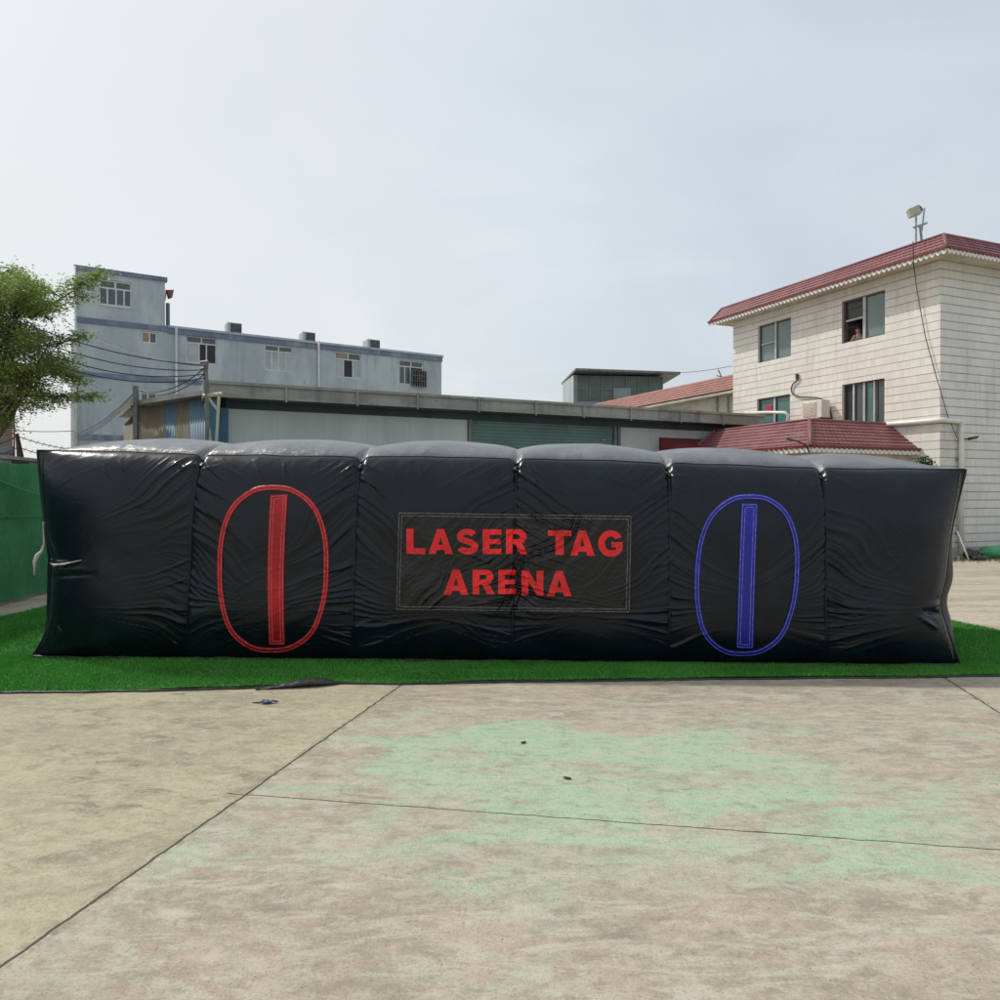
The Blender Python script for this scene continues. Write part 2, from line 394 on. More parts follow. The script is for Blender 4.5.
M['gumetal'] = mat('dark lamp metal', (.05,.05,.05,1), (.03,.03,.03,1), .5, 4)
M['redcloth'] = mat('pink red cloth', srgb(190,60,84), srgb(150,40,64), .8, 6)
M['tealcloth'] = mat('teal curtain', (.02,.24,.22,1), (.015,.17,.16,1), .8, 5, (6,6,1))

def tarp_mat():
    m, t, b = new_mat('green tarpaulin')
    tc = t.add('ShaderNodeTexCoord').outputs['Object']
    c = t.mix(t.ramp(t.noise(tc, 1.1, 5, .6), .35, .7), (.026,.22,.075,1), (.016,.135,.05,1))
    wv = t.ramp(t.noise(t.mapping(tc,(1,1,.3)), 7, 5, .7), .5, .75)
    c = t.mix(t.math('MULTIPLY', wv, .4), c, (.04,.24,.10,1))
    t.link(c, b.inputs['Base Color']); b.inputs['Roughness'].default_value = .55
    n1 = t.bump(t.noise(t.mapping(tc,(1,1,.6),(.5,0,.3)), 3.5, 6, .65, 1.0), .9, .06)
    t.link(t.bump(t.noise(tc, 240, 2), .3, .003, n1), b.inputs['Normal'])
    return m
M['tarp'] = tarp_mat()
def leaf_mat():
    m, t, b = new_mat('tree leaves')
    g = t.add('ShaderNodeNewGeometry'); p = g.outputs['Position']
    c = t.mix(g.outputs['Random Per Island'], (.14,.22,.05,1), (.30,.40,.11,1))
    c = t.mix(t.ramp(t.noise(p, .9, 3), .4, .65), c, t.mix(.6, c, (.22,.27,.09,1)))
    t.link(c, b.inputs['Base Color']); b.inputs['Roughness'].default_value = .5
    tr = t.add('ShaderNodeBsdfTranslucent'); t.link(c, tr.inputs[0])
    mx = t.add('ShaderNodeMixShader'); mx.inputs[0].default_value = .48
    t.link(b.outputs[0], mx.inputs[1]); t.link(tr.outputs[0], mx.inputs[2])
    t.link(mx.outputs[0], t.n['Material Output'].inputs[0])
    return m
M['leaf'] = leaf_mat()

streaks(M['factory'], (.16,.19,.20,1), .47, .66, .38); streaks(M['band'], (.30,.33,.36,1), .45, .6, .6)
streaks(M['panel'], (.24,.27,.26,1), .5, .7, .4); streaks(M['fascia'], (.10,.10,.085,1), .45, .62, .6)

# ------------------------------------------------------------------ light and sky
SD = Vector((-.80, .36, 1.0)).normalized()
el = math.asin(SD.z); az = math.atan2(SD.x, SD.y)
sl = bpy.data.lights.new('sun', 'SUN'); sl.energy = 2.7; sl.angle = math.radians(2.5); sl.color = (1, .95, .87)
so = bpy.data.objects.new('sun', sl); COL.objects.link(so); so.location = (0, 0, 30)
so.rotation_euler = SD.to_track_quat('Z', 'Y').to_euler()
W = bpy.data.worlds.new('World'); S.world = W; W.use_nodes = True
t = NT(W); bg = t.n['Background']
sky = t.add('ShaderNodeTexSky', sky_type='NISHITA'); sky.sun_disc = False
sky.sun_elevation = el; sky.sun_rotation = az; sky.dust_density = 4.0; sky.air_density = 1.2; sky.ozone_density = 1.0
gv = t.add('ShaderNodeTexCoord').outputs['Generated']
sp = t.add('ShaderNodeSeparateXYZ'); t.link(gv, sp.inputs[0])
zz = t.math('ADD', t.math('MAXIMUM', sp.outputs[2], 0.0), .22)
cx = t.add('ShaderNodeCombineXYZ'); t.link(t.math('DIVIDE', sp.outputs[0], zz), cx.inputs[0]); t.link(t.math('DIVIDE', sp.outputs[1], zz), cx.inputs[1])
cl = t.noise(cx.outputs[0], .8, 7, .52, .5); cl = t.ramp(cl, .3, .72)
# thin high cloud: whiter towards the sun side (left)
left = t.ramp(sp.outputs[0], .45, -.55)
f = t.math('MULTIPLY_ADD', cl, .22, t.math('MULTIPLY_ADD', left, .12, .66), clamp=True)
hz = t.mix(left, (5.9,6.45,7.0,1), (6.7,7.0,7.05,1))
hz = t.mix(t.math('MULTIPLY', t.ramp(t.noise(cx.outputs[0], 1.5, 6, .55, .7), .42, .66), .5), hz, (7.0,7.2,7.4,1))
skc = t.mix(f, sky.outputs[0], hz)
t.link(skc, bg.inputs[0]); bg.inputs[1].default_value = .118
vs = S.view_settings; vs.view_transform = 'Standard'; vs.look = 'None'; vs.exposure = 0.06; vs.gamma = 1

# ------------------------------------------------------------------ ground
mb = MB(); mb.quad([(-400,-60,0),(400,-60,0),(400,900,0),(-400,900,0)])
tag(obj('ground', mb, M['ground'], origin=(0,0,0)), kind='structure')

# ------------------------------------------------------------------ noise in numpy
def _h(n):
    n = n.astype(np.int64); n = (n << 13) ^ n
    return 1.0-((n*(n*n*15731+789221)+1376312589) & 0x7fffffff)/1073741824.0
def n1(x, seed=0):
    x = np.asarray(x, float)+seed*17.31; i = np.floor(x); f = x-i; f = f*f*(3-2*f)
    i = i.astype(np.int64)+seed*131
    return _h(i)*(1-f)+_h(i+1)*f
def n2(x, y, seed=0):
    x = np.asarray(x, float); y = np.asarray(y, float)
    i = np.floor(x); j = np.floor(y); f = x-i; g = y-j; f = f*f*(3-2*f); g = g*g*(3-2*g)
    i = i.astype(np.int64); j = j.astype(np.int64)
    H = lambda a, b: _h((a*57+b*1131+seed*9176) & 0xfffff)
    return (H(i,j)*(1-f)+H(i+1,j)*f)*(1-g)+(H(i,j+1)*(1-f)+H(i+1,j+1)*f)*g

# ------------------------------------------------------------------ the inflatable arena wall
BL = PG(31, 659); BR = PG(961, 667.5)
FI = Frame((BL[0], BL[1]), (BR[0]-BL[0], BR[1]-BL[1]), (0, -1))
DEPTH = 2.3
ZB = .035
def zrow(px, py): return FI.hit(px, py)
seamL = [(450,37.5),(495,41.5),(532,46.5),(560,54.0),(585,53.0),(622,50.5),(634,46),(659,31)]
seamR = [(470,966),(505,957),(535,950.5),(580,945.5),(600,939),(610,940.5),(640,951),(667.5,961)]
def edge_table(tab):
    zs = []; ss = []
    for row, px in tab:
        a, z = FI.hit(px, row); zs.append(z); ss.append(a)
    zs = np.array(zs); ss = np.array(ss); o = np.argsort(zs); return zs[o], ss[o]
eL = edge_table(seamL); eR = edge_table(seamR)
top_pts = [(37.5,450),(120,452),(200,454.5),(280,455.5),(361,456.5),(440,457),(516,458.5),(600,460.5),(667,463),(740,465.5),(820,468),(900,469.5),(966,470)]
tu = []; tz = []
s0 = FI.hit(37.5,450)[0]; s1 = FI.hit(966,470)[0]
for px, py in top_pts:
    a, z = FI.hit(px, py); tu.append((a-s0)/(s1-s0)); tz.append(z)
seam_top = [203,361.5,516.5,667,820]; seam_bot = [190,355,512,666,823]
SU_t = np.array([(FI.hit(p,460)[0]-s0)/(s1-s0) for p in seam_top])
sb0 = FI.hit(31,659)[0]; sb1 = FI.hit(961,667.5)[0]
SU_b = np.array([(FI.hit(p,655)[0]-sb0)/(sb1-sb0) for p in seam_bot])
SUM = (SU_t+SU_b)/2
LEN = s1-s0
def smooth_interp(x, xp, fp):
    r = 0
    for d in (-.05, -.025, 0, .025, .05): r = r+np.interp(x+d, xp, fp)
    return r/5
def ztop(u):
    z = smooth_interp(u, np.array(tu), np.array(tz))
    for s in SU_t:
        d = (u-s)*LEN
        z = z-.055*np.exp(-(d/.034)**2)-.008*np.exp(-np.abs(d)/.10)
    return z+.006*n1(u*40, 3)
def chamber(u, v):
    """returns a in -1..1 inside the chamber, half width in metres, distance to nearest seam, index"""
    su = [np.zeros_like(u)]+[SU_b[k]*(1-v)+SU_t[k]*v for k in range(5)]+[np.ones_like(u)]
    a = np.zeros_like(u); hw = np.zeros_like(u); idx = np.zeros(u.shape, int)
    for k in range(6):
        m = (u >= su[k]) & (u <= su[k+1]) if k == 5 else (u >= su[k]) & (u < su[k+1])
        c = (su[k]+su[k+1])/2; h = (su[k+1]-su[k])/2
        a = np.where(m, (u-c)/h, a); hw = np.where(m, h*LEN, hw); idx = np.where(m, k, idx)
    return np.clip(a, -1, 1), hw, idx
def seg_crease(s, z, p0, p1, depth, w, taper=True):
    p0 = FI.hit(*p0); p1 = FI.hit(*p1)
    dx, dz = p1[0]-p0[0], p1[1]-p0[1]; L2 = dx*dx+dz*dz
    t_ = np.clip(((s-p0[0])*dx+(z-p0[1])*dz)/L2, 0, 1)
    d = np.hypot(s-(p0[0]+t_*dx), z-(p0[1]+t_*dz))
    amp = np.sin(np.pi*np.clip(t_*.9+.08, 0, 1)) if taper else 1
    return depth*amp*np.exp(-(d/w)**2)
CREASES = [((50,561),(84,560),.035,.012),((50,569),(100,566),.03,.02),((56,575),(112,571),-.02,.022),((64,621),(72,631),.02,.012),((52,628),(66,637),.015,.010),
           ((912,604),(945,600),.06,.018),((915,609),(942,613),-.05,.022),((905,612),(930,626),.025,.02),((930,596),(944,588),.03,.015),((940,616),(952,640),.02,.015),
           ((112,466),(120,478),.016,.008),((126,462),(137,474),.018,.010),((260,466),(270,480),.016,.009),((287,463),(292,480),.016,.007),((420,466),(428,480),.014,.008),((452,462),(458,470),.014,.008),
           ((340,470),(353,462),.015,.012),((180,462),(196,470),.02,.012),((205,470),(225,466),.012,.012),((700,471),(712,480),.010,.01),((560,466),(575,478),.010,.01),((600,476),(640,490),.008,.014)]
def wrinkles(u, v, s, z):
    D = np.zeros_like(s)
    H = ztop(u)
    seams = [(SU_b[k]*(1-v)+SU_t[k]*v) for k in range(5)]
    smid = .86
    g = np.tanh((z-smid)/.22)
    g2 = np.tanh((z-.55)/.22)
    for k in range(5):
        d_ = (u-seams[k])*LEN; d = np.abs(d_); side = (d_ > 0)
        for q in range(2):
            sd = 10*k+q*101
            m = side if q else ~side
            warp = .05*n2(d*3.0, z*2.2, sd+5)
            gg = g2*(0.55+.25*n1(z*2.5, sd+9))
            q1 = z+gg*d*(1+.5*d)+warp
            w1 = n1(q1*13, sd+1); w2 = n1(q1*27+3*n2(d*4, z*3, sd+2), sd+3)
            r1 = np.maximum(0, 1-np.abs(w1)*2.6)**1.5
            r2 = np.maximum(0, 1-np.abs(w2)*2.2)**1.5
            reach = .16+.19*(n1(q1*4.5, sd+7)+1)
            A = np.exp(-(d/reach)**1.5)*(1-np.exp(-d/.02))
            dens = .45+.55*np.clip(n1(q1*3.1, sd+4)+.5, 0, 1)
            env = np.clip((H-z)/.1, 0, 1)*np.clip((z-.05)/.15, 0, 1)
            D = D+np.where(m, (.036*r1+.016*r2)*A*dens*env, 0)
    # puckers hanging from the top edge, and softer ones at the base
    e = H-z
    pk = n1(s*11+2.0*n1(z*5, 8), 31); pk2 = n1(s*23, 33)
    D = D+(.008*np.maximum(0, pk)+.003*pk2)*np.exp(-(e/.13)**1.5)*np.clip(e/.03, 0, 1)
    D = D+.006*n1(s*9+1.5*z, 41)*np.exp(-(z/.14)**2)
    # slack, billowing cloth
    D = D+.012*n2(s*1.6, z*1.9, 51)+.005*n2(s*2.6+z, z*2.4, 52)+.0010*n2(s*8+3*z, z*7, 53)
    dg = n1((s*.55-z)*9+2.2*n2(s*1.3, z*1.3, 57), 58); D = D+.005*np.maximum(0, 1-np.abs(dg)*3.2)*np.clip(n2(s*1.7, z*2.1, 59)+.15, 0, 1)
    for c in CREASES: D = D+seg_crease(s, z, *c)
    return D
BANNER = None
def vert_prof(v):
    return (1-np.abs(2*v-1)**3.6)**.62
def front(u, v, off=0.0, banner=False):
    u = np.asarray(u, float); v = np.asarray(v, float)
    zt = ztop(u); z = ZB+v*(zt-ZB)
    sL = smooth_interp(z, *eL); sR = smooth_interp(z, *eR)
    sT0 = s0*v+sb0*(1-v); sT1 = s1*v+sb1*(1-v)
    # edges pull inwards only near the ends
    ls = sT0+(sT1-sT0)*u
    s = ls+(sL-sT0)*np.exp(-u*LEN/.8)+(sR-sT1)*np.exp(-(1-u)*LEN/.8)
    a, hw, idx = chamber(u, v)
    ch = (1-np.abs(a)**2.1)**.85
    seamdist = hw*(1-np.abs(a))
    endfade = (1-np.exp(-u*LEN/.22))*(1-np.exp(-(1-u)*LEN/.22))
    b = vert_prof(v)*(.18*endfade+.066*ch+.010*(1-np.exp(-seamdist/.012)))
    # the end chambers keep the pillow shape down to the outer seam
    b = b+wrinkles(u, v, s, z)*np.clip(vert_prof(v)*1.6, 0.25, 1)*np.clip(endfade*1.5, .2, 1)
    if banner:
        q = s*.8-z*.62; q2 = s*.62+z*.8
        wr = n1(q*13+2*n2(s*3, z*3, 71), 72); wr2 = n1(q*33+1.5*n2(s*6, z*6, 73), 74)
        b = b+.010+.020*np.maximum(0, 1-np.abs(wr)*2.0)*np.clip(n2(s*2.2,z*2.6,77)+.6,0,1)+.005*np.maximum(0, wr2)+.003*n2(q2*9, q*5, 75)
    b = b+off
    X = FI.o.x+s*FI.d.x+b*FI.n.x; Y = FI.o.y+s*FI.d.y+b*FI.n.y
    return np.stack([X, Y, z], -1)
def proj(P):
    x = P[...,0]; y = P[...,1]; z = P[...,2]-CAMH
    yc = y*math.cos(TH)-z*math.sin(TH); zc = y*math.sin(TH)+z*math.cos(TH)
    return 500+x/yc*FPX, 500-zc/yc*FPX
def uv_of(px, py, it=14):
    px = np.asarray(px, float); py = np.asarray(py, float)
    u = (px-35)/928.; v = (660-py)/200.
    for _ in range(it):
        qx, qy = proj(front(np.clip(u,0,1), np.clip(v,0,1)))
        u = u-(qx-px)/940.; v = v+(qy-py)/205.
    return np.clip(u, 0, 1), np.clip(v, 0, 1)

base = FI.p(LEN/2, -DEPTH/2, 0)
arena = empty('inflatable_arena', base, 'long black inflatable laser tag wall with six puffed chambers on the turf', 'inflatable')
NU, NV, NW, NB = 860, 190, 60, 36
U = np.linspace(0, 1, NU)
# denser where seams are: fine as is
uu, vv = np.meshgrid(U, np.linspace(0, 1, NV), indexing='ij')
PF = front(uu, vv)
# top: from the front edge to the back edge
def top_surface(u, w):
    e = front(u, np.ones_like(u))
    bk = e+np.array([-FI.n.x, -FI.n.y, 0])*DEPTH
    a, hw, idx = chamber(u, np.ones_like(u))
    ch = (1-np.abs(a)**2.0)**.7
    prof = (1-np.abs(2*w-1)**2.3)**.6
    endf = (1-np.exp(-u*LEN/.45))*(1-np.exp(-(1-u)*LEN/.45))
    # seam pinch at the front relaxes towards the middle
    notch = ztop(u)-smooth_interp(u, np.array(tu), np.array(tz))
    rise = (.145*endf+.085*ch*endf**.5)*prof-notch*np.clip(w*6, 0, 1)
    s = u*LEN
    wr = .014*np.maximum(0, n1(s*10+w*2, 61))*np.exp(-w/.05)*np.clip(w/.01, 0, 1)+.006*n2(s*3, w*7, 62)*prof+.002*n2(s*9, w*22, 63)*prof
    P = e*(1-w[...,None])+bk*w[...,None]
    P[...,2] += rise+wr
    return P
ut, wt = np.meshgrid(U, np.linspace(0, 1, NW)**1.35, indexing='ij')
PT = top_surface(ut, wt)
# back: mirror of the front bulge, coarse
ub, vb = np.meshgrid(U, np.linspace(1, 0, NB), indexing='ij')
zt = ztop(ub); zz_ = ZB+vb*(zt-ZB); ab, _, _ = chamber(ub, vb)
bb = DEPTH+vert_prof(vb)*(.19+.07*(1-np.abs(ab)**2.1)**.62)*(1-np.exp(-ub*LEN/.22))*(1-np.exp(-(1-ub)*LEN/.22))
ssb = (s0*vb+sb0*(1-vb))+((s1*vb+sb1*(1-vb))-(s0*vb+sb0*(1-vb)))*ub
PB = np.stack([FI.o.x+ssb*FI.d.x-bb*FI.n.x, FI.o.y+ssb*FI.d.y-bb*FI.n.y, zz_], -1)
P = np.concatenate([PF, PT[:,1:], PB[:,1:]], 1)
bd = np_obj('body', P.reshape(-1,3), grid_faces(P.shape[0], P.shape[1]), M['pvc'], arena)
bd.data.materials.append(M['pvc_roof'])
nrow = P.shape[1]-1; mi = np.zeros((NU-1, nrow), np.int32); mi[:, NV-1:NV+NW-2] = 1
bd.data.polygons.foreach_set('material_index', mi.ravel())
# end panels
def end_panel(side):
    vE = np.linspace(0, 1, 80); wE = np.linspace(0, 1, 50)
    vg, wg = np.meshgrid(vE, wE, indexing='ij')
    u0 = np.full_like(vg, 0.0 if side < 0 else 1.0)
    E = front(u0, vg)
    K = E+np.array([-FI.n.x, -FI.n.y, 0])*DEPTH*wg[...,None]
    # the back edge of the body is straight: blend towards it
    zt_ = ztop(u0); z_ = ZB+vg*(zt_-ZB); sx = (s0*vg+sb0*(1-vg)) if side < 0 else (s1*vg+sb1*(1-vg))
    Kb = np.stack([FI.o.x+sx*FI.d.x-DEPTH*FI.n.x, FI.o.y+sx*FI.d.y-DEPTH*FI.n.y, z_], -1)
    K = E*(1-wg[...,None])+Kb*wg[...,None]
    prof = (1-np.abs(2*wg-1)**2.6)**.5
    out = prof*.42*smooth_interp(vg, np.array([-.05,0,.06,.2,.45,.6,.8,1,1.05]), np.array([0,.0,.22,.58,.66,.40,.18,0,0]))
    out = out+.012*n2(wg*9, z_*5, 81+side)*prof
    K[...,0] += side*FI.d.x*out; K[...,1] += side*FI.d.y*out
    # top edge rises like the roof of the chamber
    o_ = np_obj('end_panel', K.reshape(-1,3), grid_faces(80, 50), M['pvc'], arena); return o_
end_panel(-1); end_panel(1)
# piping along the seams
def off_line(u, v, off): return front(np.asarray(u), np.asarray(v), off)
for nm, uu_, vv_, r in (('top_piping', U[::3], np.ones(len(U[::3])), .0095), ('side_piping', np.zeros(90), np.linspace(0,1,90), .010), ('side_piping', np.ones(90), np.linspace(0,1,90), .010)):
    mb = MB(); mb.tube([tuple(q) for q in off_line(uu_, vv_, .004)], r, 7); obj(nm, mb, M['pipe_edge'], arena, smooth=True)
mb = MB(); 
Pb = front(U[::6], np.zeros(len(U[::6])), .03); Pb[:,2] = .030; Pb[:,1] -= .012*np.abs(n1(U[::6]*60, 90)); Pb[:,2] += .012*np.maximum(0, n1(U[::6]*90, 91))
mb.tube([tuple(q) for q in Pb], .014, 7); obj('base_hem', mb, M['pvc_top'], arena, smooth=True)
# stitched seam lines down the chambers
for k in range(5):
    vv_ = np.linspace(.10, .985, 120); uk = SU_b[k]*(1-vv_)+SU_t[k]*vv_
    mb = MB(); pts = front(uk, vv_, .002)
    mb.tube([tuple(q) for q in pts], .0026, 5); obj('seam', mb, M['pipe_edge'], arena, smooth=True)
# pale stitching beside the outer seams
def stitch(name, pts, matr, parent, w=.0035, dash=3, gap=1):
    mb = MB(); mb.tube([tuple(q) for q in pts]+([tuple(pts[0])] if len(pts) > 200 else []), w*.72, 4, cap=False); return obj(name, mb, matr, parent)
    i = 0
    while i < len(pts)-dash:
        mb.tube([tuple(q) for q in pts[i:i+dash]], w, 4, cap=False); i += dash-1+gap
    return obj(name, mb, matr, parent)
stitch('stitching', front(np.full(160, .0075), np.linspace(.04,.97,160), .006), M['pvc_top'], arena, .004)
stitch('stitching', front(np.full(160, 1-.0065), np.linspace(.03,.98,160), .006), M['st_grey'], arena, .0032)

# notch flaps: little pinched loops of cloth at each seam head
for k in range(5):
    p = front(np.array([SU_t[k]]), np.array([.985]), .03)[0]
    mb = MB()
    n_ = 9; A = []
    for i in range(n_):
        a = i/(n_-1); row = []
        for j in range(5):
            b_ = j/4
            row.append((p[0]-.045+.09*a+.01*math.sin(b_*5+k), p[1]-.012*math.sin(a*9+k*2)-.02*b_, p[2]+.012-.045*b_*(1-abs(2*a-1)*.6)+.01*math.sin(a*12+k)))
        A.append(row)
    mb.grid(A); obj('seam_flap', mb, M['pvc_top'], arena, smooth=True)

# tie strap at the left end
mb = MB()
pl = [(44.5,522),(44.5,533),(45,543),(42.5,551),(38,555.5),(35.2,562),(35.6,575)]
A = []
for i, (x, y) in enumerate(pl):
    q = PY(x, y, 7.22-.02*i); w = [.006,.008,.012,.022,.032,.026,.006][i]
    A.append([(q[0]-w*.7, q[1]-.01, q[2]+w*.3), (q[0], q[1]-.03, q[2]), (q[0]+w*.7, q[1], q[2]-w*.3)])
mb.grid(A); so_ = obj('tie_strap', mb, M['strap'], arena, smooth=True)
m_ = so_.modifiers.new('solid', 'SOLIDIFY'); m_.thickness = .003
mb = MB(); A = []
pl = [(46,559),(49,563),(56,565),(66,564),(76,561.5),(83,560)]
for i, (x, y) in enumerate(pl):
    a, b_ = uv_of(np.array([x]), np.array([y])); q = front(a, b_, .012+.012*math.sin(i))[0]; w = [.006,.012,.015,.010,.006,.001][i]
    A.append([(q[0], q[1]-.012, q[2]+w), (q[0], q[1]-.03, q[2]), (q[0], q[1]-.006, q[2]-w)])
mb.grid(A); so_ = obj('tie_strap', mb, M['strap'], arena, smooth=True)
so_.modifiers.new('solid', 'SOLIDIFY').thickness = .003

# decals cut to the cloth's surface --------------------------------------
def ribbon(name, pl, width_px, matr, parent, off, closed=True, n=5, bn=False):
    """pl: pixel polyline (m,2); returns object: flat ribbon lying on the surface"""
    pl = np.array(pl, float); m = len(pl)
    if closed: tn = np.roll(pl, -1, 0)-np.roll(pl, 1, 0)
    else: tn = np.gradient(pl, axis=0)
    tn /= np.linalg.norm(tn, axis=1)[:,None]; nn = np.stack([-tn[:,1], tn[:,0]], 1)
    A = []
    for j in range(n):
        q = pl+nn*width_px*(j/(n-1)-.5)
        u, v = uv_of(q[:,0], q[:,1]); A.append(front(u, v, off, bn))
    A = np.array(A).transpose(1, 0, 2)
    if closed: A = np.concatenate([A, A[:1]], 0)
    o = np_obj(name, A.reshape(-1,3), grid_faces(A.shape[0], n), matr, parent)
    o.modifiers.new('solid', 'SOLIDIFY').thickness = .002
    return o
def oval(cx, cy, a, b, shear, n_exp, m=420, wob=0.0, seed=0):
    th = np.linspace(0, 2*np.pi, m, endpoint=False)
    c = np.cos(th); s_ = np.sin(th)
    x = a*np.sign(c)*np.abs(c)**(2/n_exp); y = b*np.sign(s_)*np.abs(s_)**(2/n_exp)
    w = 1+wob*(n1(np.cos(th)*3+9, seed)+n1(np.sin(th)*3+5, seed+1))
    return np.stack([cx+x*w-shear*y, cy+y*w], 1)
def patch(name, quad, matr, parent, off, nx=30, ny=60, bn=False, bow=0.0):
    TLc, TRc, BRc, BLc = [np.array(q, float) for q in quad]
    a, b = np.meshgrid(np.linspace(0,1,nx), np.linspace(0,1,ny), indexing='ij')
    a_, b_ = a[...,None], b[...,None]
    q = (TLc*(1-a_)+TRc*a_)*(1-b_)+(BLc*(1-a_)+BRc*a_)*b_
    q[...,0] += bow*np.sin(np.pi*b)
    u, v = uv_of(q[...,0], q[...,1]); A = front(u, v, off, bn)
    o = np_obj(name, A.reshape(-1,3), grid_faces(nx, ny), matr, parent)
    o.modifiers.new('solid', 'SOLIDIFY').thickness = .002
    return o
def outline_px(quad, inset, m=60, bow=0):
    TLc, TRc, BRc, BLc = [np.array(q, float) for q in quad]
    c = (TLc+TRc+BRc+BLc)/4; pts = []
    def ins(p): return p+np.sign(c-p)*inset
    Q = [ins(p) for p in (TLc, TRc, BRc, BLc)]
    for i in range(4):
        for k in range(m): pts.append(Q[i]*(1-k/m)+Q[(i+1)%4]*(k/m))
    pts = np.array(pts)
    yy = (pts[:,1]-TLc[1])/(BLc[1]-TLc[1]); pts[:,0] += bow*np.sin(np.pi*np.clip(yy,0,1))
    return pts
for (cx_, cy_, a_, b_, sh, mt, st, quad, bow, lb) in (
    (273.2, 569, 53, 81.3, .012, 'red', 'st_red', [(270.5,495),(288,494.5),(285.2,645),(269.2,645)], -2.2, 'red'),
    (746.8, 575.3, 49.5, 78.5, .05, 'blue', 'st_blue', [(741,503.3),(757.6,503.3),(753.2,649),(736,648.2)], -.3, 'blue')):
    pl = oval(cx_, cy_, a_, b_, sh, 2.5, wob=.008, seed=5)
    r = ribbon('oval_trim', pl, 5.4, M[mt], arena, .005); tag(r, lb+' oval outline sewn around the '+lb+' bar')
    for k, dd in ((0, -1.5), (1, 1.5)):
        tn = np.roll(pl,-1,0)-np.roll(pl,1,0); tn /= np.linalg.norm(tn,axis=1)[:,None]; q = pl+np.stack([-tn[:,1],tn[:,0]],1)*dd
        u, v = uv_of(q[:,0], q[:,1]); stitch('stitching', front(u, v, .008), M[st], r, .0038)
    r = patch('bar_strip', quad, M[mt], arena, .006, 20, 90, bow=bow); tag(r, 'vertical '+lb+' bar inside the oval')
    for ins_ in (1.4, 4.0):
        q = outline_px(quad, ins_, 60, bow); u, v = uv_of(q[:,0], q[:,1]); stitch('stitching', front(u, v, .009), M[st], r, .0038)

bq = [(398.7,512),(631.5,515.5),(629.6,612.5),(396,609.8)]
ban = patch('banner', bq, M['banner'], arena, .004, 420, 190, bn=True)
tag(ban, 'rectangular glossy black banner reading LASER TAG ARENA in red letters')
for ins_ in (.8, 3.6):
    q = outline_px(bq, ins_, 130); u, v = uv_of(q[:,0], q[:,1]); stitch('stitching', front(u, v, .008, True), M['st_grey'], ban, .0036, 4, 1)

# letter outlines, unit height, hand drawn heavy sans
def arc(cx, cy, rx, ry, a0, a1, n=16): return [(cx+rx*math.cos(math.radians(a0+(a1-a0)*i/n)), cy+ry*math.sin(math.radians(a0+(a1-a0)*i/n))) for i in range(n+1)]
def stroke(c, w):
    c = [Vector(p) for p in c]; L = []; R = []
    for i, p in enumerate(c):
        if i == 0: d0 = d1 = (c[1]-c[0]).normalized()
        elif i == len(c)-1: d0 = d1 = (c[-1]-c[-2]).normalized()
        else: d0 = (p-c[i-1]).normalized(); d1 = (c[i+1]-p).normalized()
        t_ = (d0+d1).normalized(); n_ = Vector((-t_.y, t_.x)); k = w/2/max(.5, t_.dot(d0))
        L.append(tuple(p+n_*k)); R.append(tuple(p-n_*k))
    return L+R[::-1]
G = {}
G['L'] = [[(0,0),(.76,0),(.76,.23),(.29,.23),(.29,1),(0,1)]]
G['T'] = [[(.27,0),(.57,0),(.57,.77),(.84,.77),(.84,1),(0,1),(0,.77),(.27,.77)]]
G['E'] = [[(0,0),(.78,0),(.78,.22),(.29,.22),(.29,.40),(.73,.40),(.73,.60),(.29,.60),(.29,.78),(.77,.78),(.77,1),(0,1)]]
G['A'] = [[(0,0),(.30,0),(.345,.16),(.645,.16),(.69,0),(1.0,0),(.64,1),(.36,1)], [(.41,.37),(.495,.70),(.585,.37)]]
G['N'] = [[(0,0),(.27,0),(.27,.55),(.60,0),(.86,0),(.86,1),(.59,1),(.59,.45),(.27,1),(0,1)]]
G['R'] = [[(0,0),(.29,0),(.29,.40),(.35,.40),(.43,.36),(.62,0),(.95,0),(.74,.37),(.66,.44)]+arc(.60,.71,.29,.29,-68,90,14)+[(0,1)],
          [(.29,.60),(.29,.80),(.50,.80)]+arc(.50,.70,.10,.10,80,-80,8)+[(.50,.60)]]
sc = arc(.44,.715,.30,.17,20,180,14)+arc(.44,.66,.30,.10,190,250,6)[1:]+[(.47,.50)]
sc = arc(.43,.70,.28,.185,25,195,14)+[(.22,.585),(.42,.515),(.62,.445)]+arc(.45,.30,.29,.185,20,-165,16)
G['S'] = [stroke(sc, .235)]
gc = arc(.47,.50,.345,.385,38,345,30)+[(.80,.345),(.80,.44)]
gc = arc(.49,.50,.35,.385,35,318,28)
G['G'] = [stroke(gc, .25)[:]]
